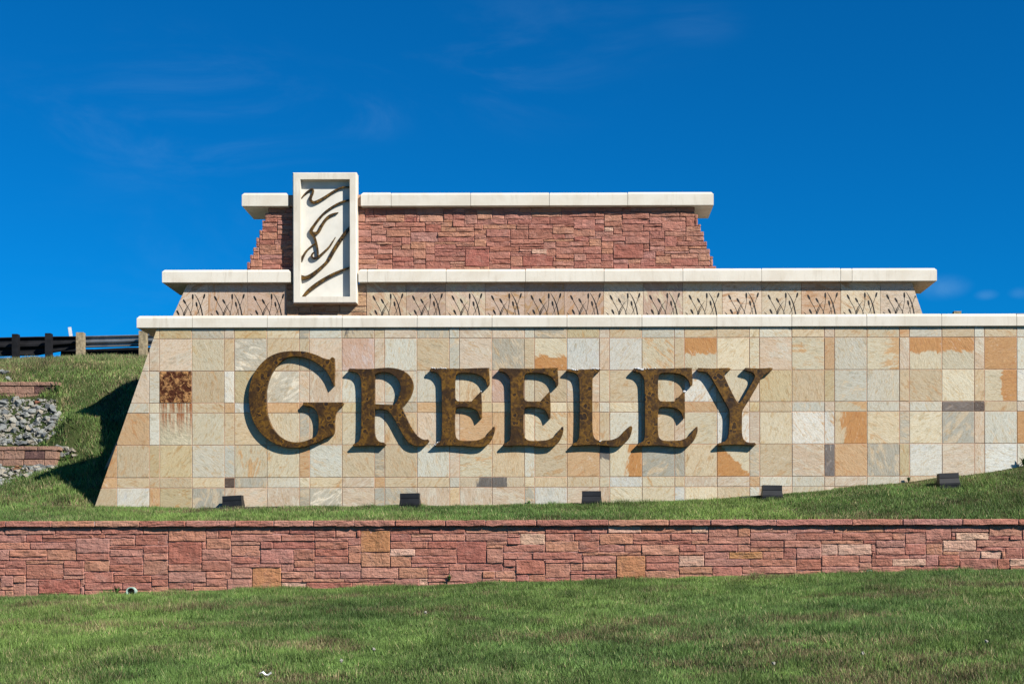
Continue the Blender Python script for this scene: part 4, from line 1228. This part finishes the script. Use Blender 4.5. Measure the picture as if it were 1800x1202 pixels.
# ------------------------------------------------------------------ grass
def in_rock(px, py):
    a_ = (py > 700) & (py < 786) & (px < 100 - np.maximum(0, py-750)*0.9)
    b_ = (py > 786) & (py < 822 + (100-px)*0.28) & (px < 100)
    return a_ | b_
def blades(n, xr, yr, hmin, hmax, w0, w1, seed, style):
    q = np.random.default_rng(seed)
    X = q.uniform(*xr, n); Y = q.uniform(*yr, n)
    # clumping
    cl = vnoise(X, Y, 0.22, seed) * 0.6 + vnoise(X, Y, 0.09, seed+1) * 0.4
    keep = q.random(n) < (0.30 + 0.9*cl)
    X, Y = X[keep], Y[keep]
    Z = ground_h(X, Y)
    px, py = proj(X, np.maximum(Y, 1), Z)
    ok = (px > -120) & (px < 1920)
    if style == 'front': ok &= (py < 1290) & (Y < YW - 0.03) & ~((np.abs(px-231.5) < 10) & (Y > YW-0.6) & (q.random(len(Y)) < 0.85))
    else:
        ok &= ~in_rock(px, py)
        # nothing grows inside the walls
        ok &= ~((Y > YM-0.01) & (Y < 27.0) & (X > edgeX(Z)-0.02))
        ok &= Y > YW + 0.40
        ok &= ~((Y > 27.0) & (px > 330))
    X, Y, Z = X[ok], Y[ok], Z[ok]; n = len(X)
    big = vnoise(X, Y, 2.6, 5)*0.6 + vnoise(X, Y, 1.0, 6)*0.4
    med = vnoise(X*0.6, Y, 0.5, 8)
    tuft = vnoise(X, Y, 0.16, seed+3)*0.5 + vnoise(X, Y, 0.34, seed+4)*0.5
    H = q.uniform(hmin, hmax, n) * (0.5 + 0.6*med + 1.3*np.clip(tuft-0.45, 0, 1)*2)
    edge_w = np.clip((YW - Y)/0.35, 0.25, 1) if style == 'front' else np.where(Y < 26, np.clip((26-Y)/0.4, 0.45, 1), 1.0)
    H = H*edge_w
    ang = q.uniform(0, 2*np.pi, n); lean = q.uniform(0.1, 0.9, n)*H; la = q.uniform(0, 2*np.pi, n)
    W = q.uniform(w0, w1, n)
    dx, dy = np.cos(ang)*W/2, np.sin(ang)*W/2
    V = np.empty((n, 3, 3))
    V[:, 0] = np.stack([X-dx, Y-dy, Z-0.01], 1); V[:, 1] = np.stack([X+dx, Y+dy, Z-0.01], 1)
    V[:, 2] = np.stack([X+np.cos(la)*lean, Y+np.sin(la)*lean, Z+H], 1)
    # colour of each blade
    g1, g2, br, st = np.array([.28,.40,.092]), np.array([.125,.225,.054]), np.array([.25,.20,.10]), np.array([.55,.47,.24])
    c_ = g1*(1-big[:, None]) + g2*big[:, None]
    cool = vnoise(X, Y, 3.3, 12)[:, None]; c_ = c_*(1-0.35*cool) + np.array([.10,.20,.08])*0.35*cool
    dry = vnoise(X*0.55, Y, 0.9, 9)*0.65 + vnoise(X*0.7, Y, 0.3, 10)*0.35
    pd = np.clip((dry-0.545)*3.4, 0, 0.65)
    if style == 'back':
        pd = np.clip(pd*0.7 + 0.05 + 0.35*np.clip((Y-29.5)/6, 0, 1) + 0.32*np.clip((X-4.5)/2, 0, 1)*np.clip((Y-25.4)/0.5, 0, 1), 0, 0.85)
    isb = q.random(n) < pd
    c_[isb] = br
    iss = q.random(n) < (0.035 + 0.14*np.clip((vnoise(X*0.5, Y, 0.55, 14)-0.62)*4, 0, 1) + (0.12*np.clip((Y-29)/5, 0, 1) if style == 'back' else 0))
    c_[iss] = st
    c_ *= (q.uniform(0.55, 1.45, n) * (0.62 + 0.76*vnoise(X*0.8, Y, 0.30, 21)) * (0.85 + 0.3*vnoise(X*0.5, Y, 1.6, 22)))[:, None]
    return V, c_
parts = [blades(900000, (-9.9, 9.0), (14.2, YW), 0.035, 0.085, 0.007, 0.014, 41, 'front'),
         blades(230000, (-11.5, 9.5), (YW+0.35, 26.0), 0.03, 0.075, 0.009, 0.016, 42, 'back'),
         blades(420000, (-17.5, -7.5), (24.5, 41.6), 0.04, 0.11, 0.012, 0.022, 43, 'back')]
V = np.concatenate([p[0] for p in parts]); Cc = np.concatenate([p[1] for p in parts])
n = len(V)
me = bpy.data.meshes.new('grass')
me.vertices.add(3*n); me.vertices.foreach_set('co', V.reshape(-1))
me.loops.add(3*n); me.loops.foreach_set('vertex_index', np.arange(3*n, dtype=np.int32))
me.polygons.add(n); me.polygons.foreach_set('loop_start', np.arange(0, 3*n, 3, dtype=np.int32))
try: me.polygons.foreach_set('loop_total', np.full(n, 3, dtype=np.int32))
except Exception: pass
ca = me.color_attributes.new('tint', 'FLOAT_COLOR', 'POINT')
ca.data.foreach_set('color', np.repeat(np.concatenate([Cc, np.ones((n, 1))], 1), 3, axis=0).astype(np.float32).reshape(-1))
me.update(); me.validate()
t = NT('grass_blade', 0.6, 0.25)
va = t.new('ShaderNodeVertexColor', layer_name='tint')
t.color(va.outputs['Color'])
tr = t.new('ShaderNodeBsdfTranslucent'); t.link(t.mix(1.0, va.outputs['Color'], (0.65, 0.65, 0.65), 'MULTIPLY'), tr.inputs['Color'])
mx = t.new('ShaderNodeMixShader'); mx.inputs[0].default_value = 0.35
t.link(t.p.outputs[0], mx.inputs[1]); t.link(tr.outputs[0], mx.inputs[2])
t.link(mx.outputs[0], t.n['Material Output'].inputs['Surface'])
me.materials.append(t.m)
grass = bpy.data.objects.new('grass', me); COL.objects.link(grass)
tag(grass, 'mown green lawn with dry brown patches', 'grass', None, 'stuff')
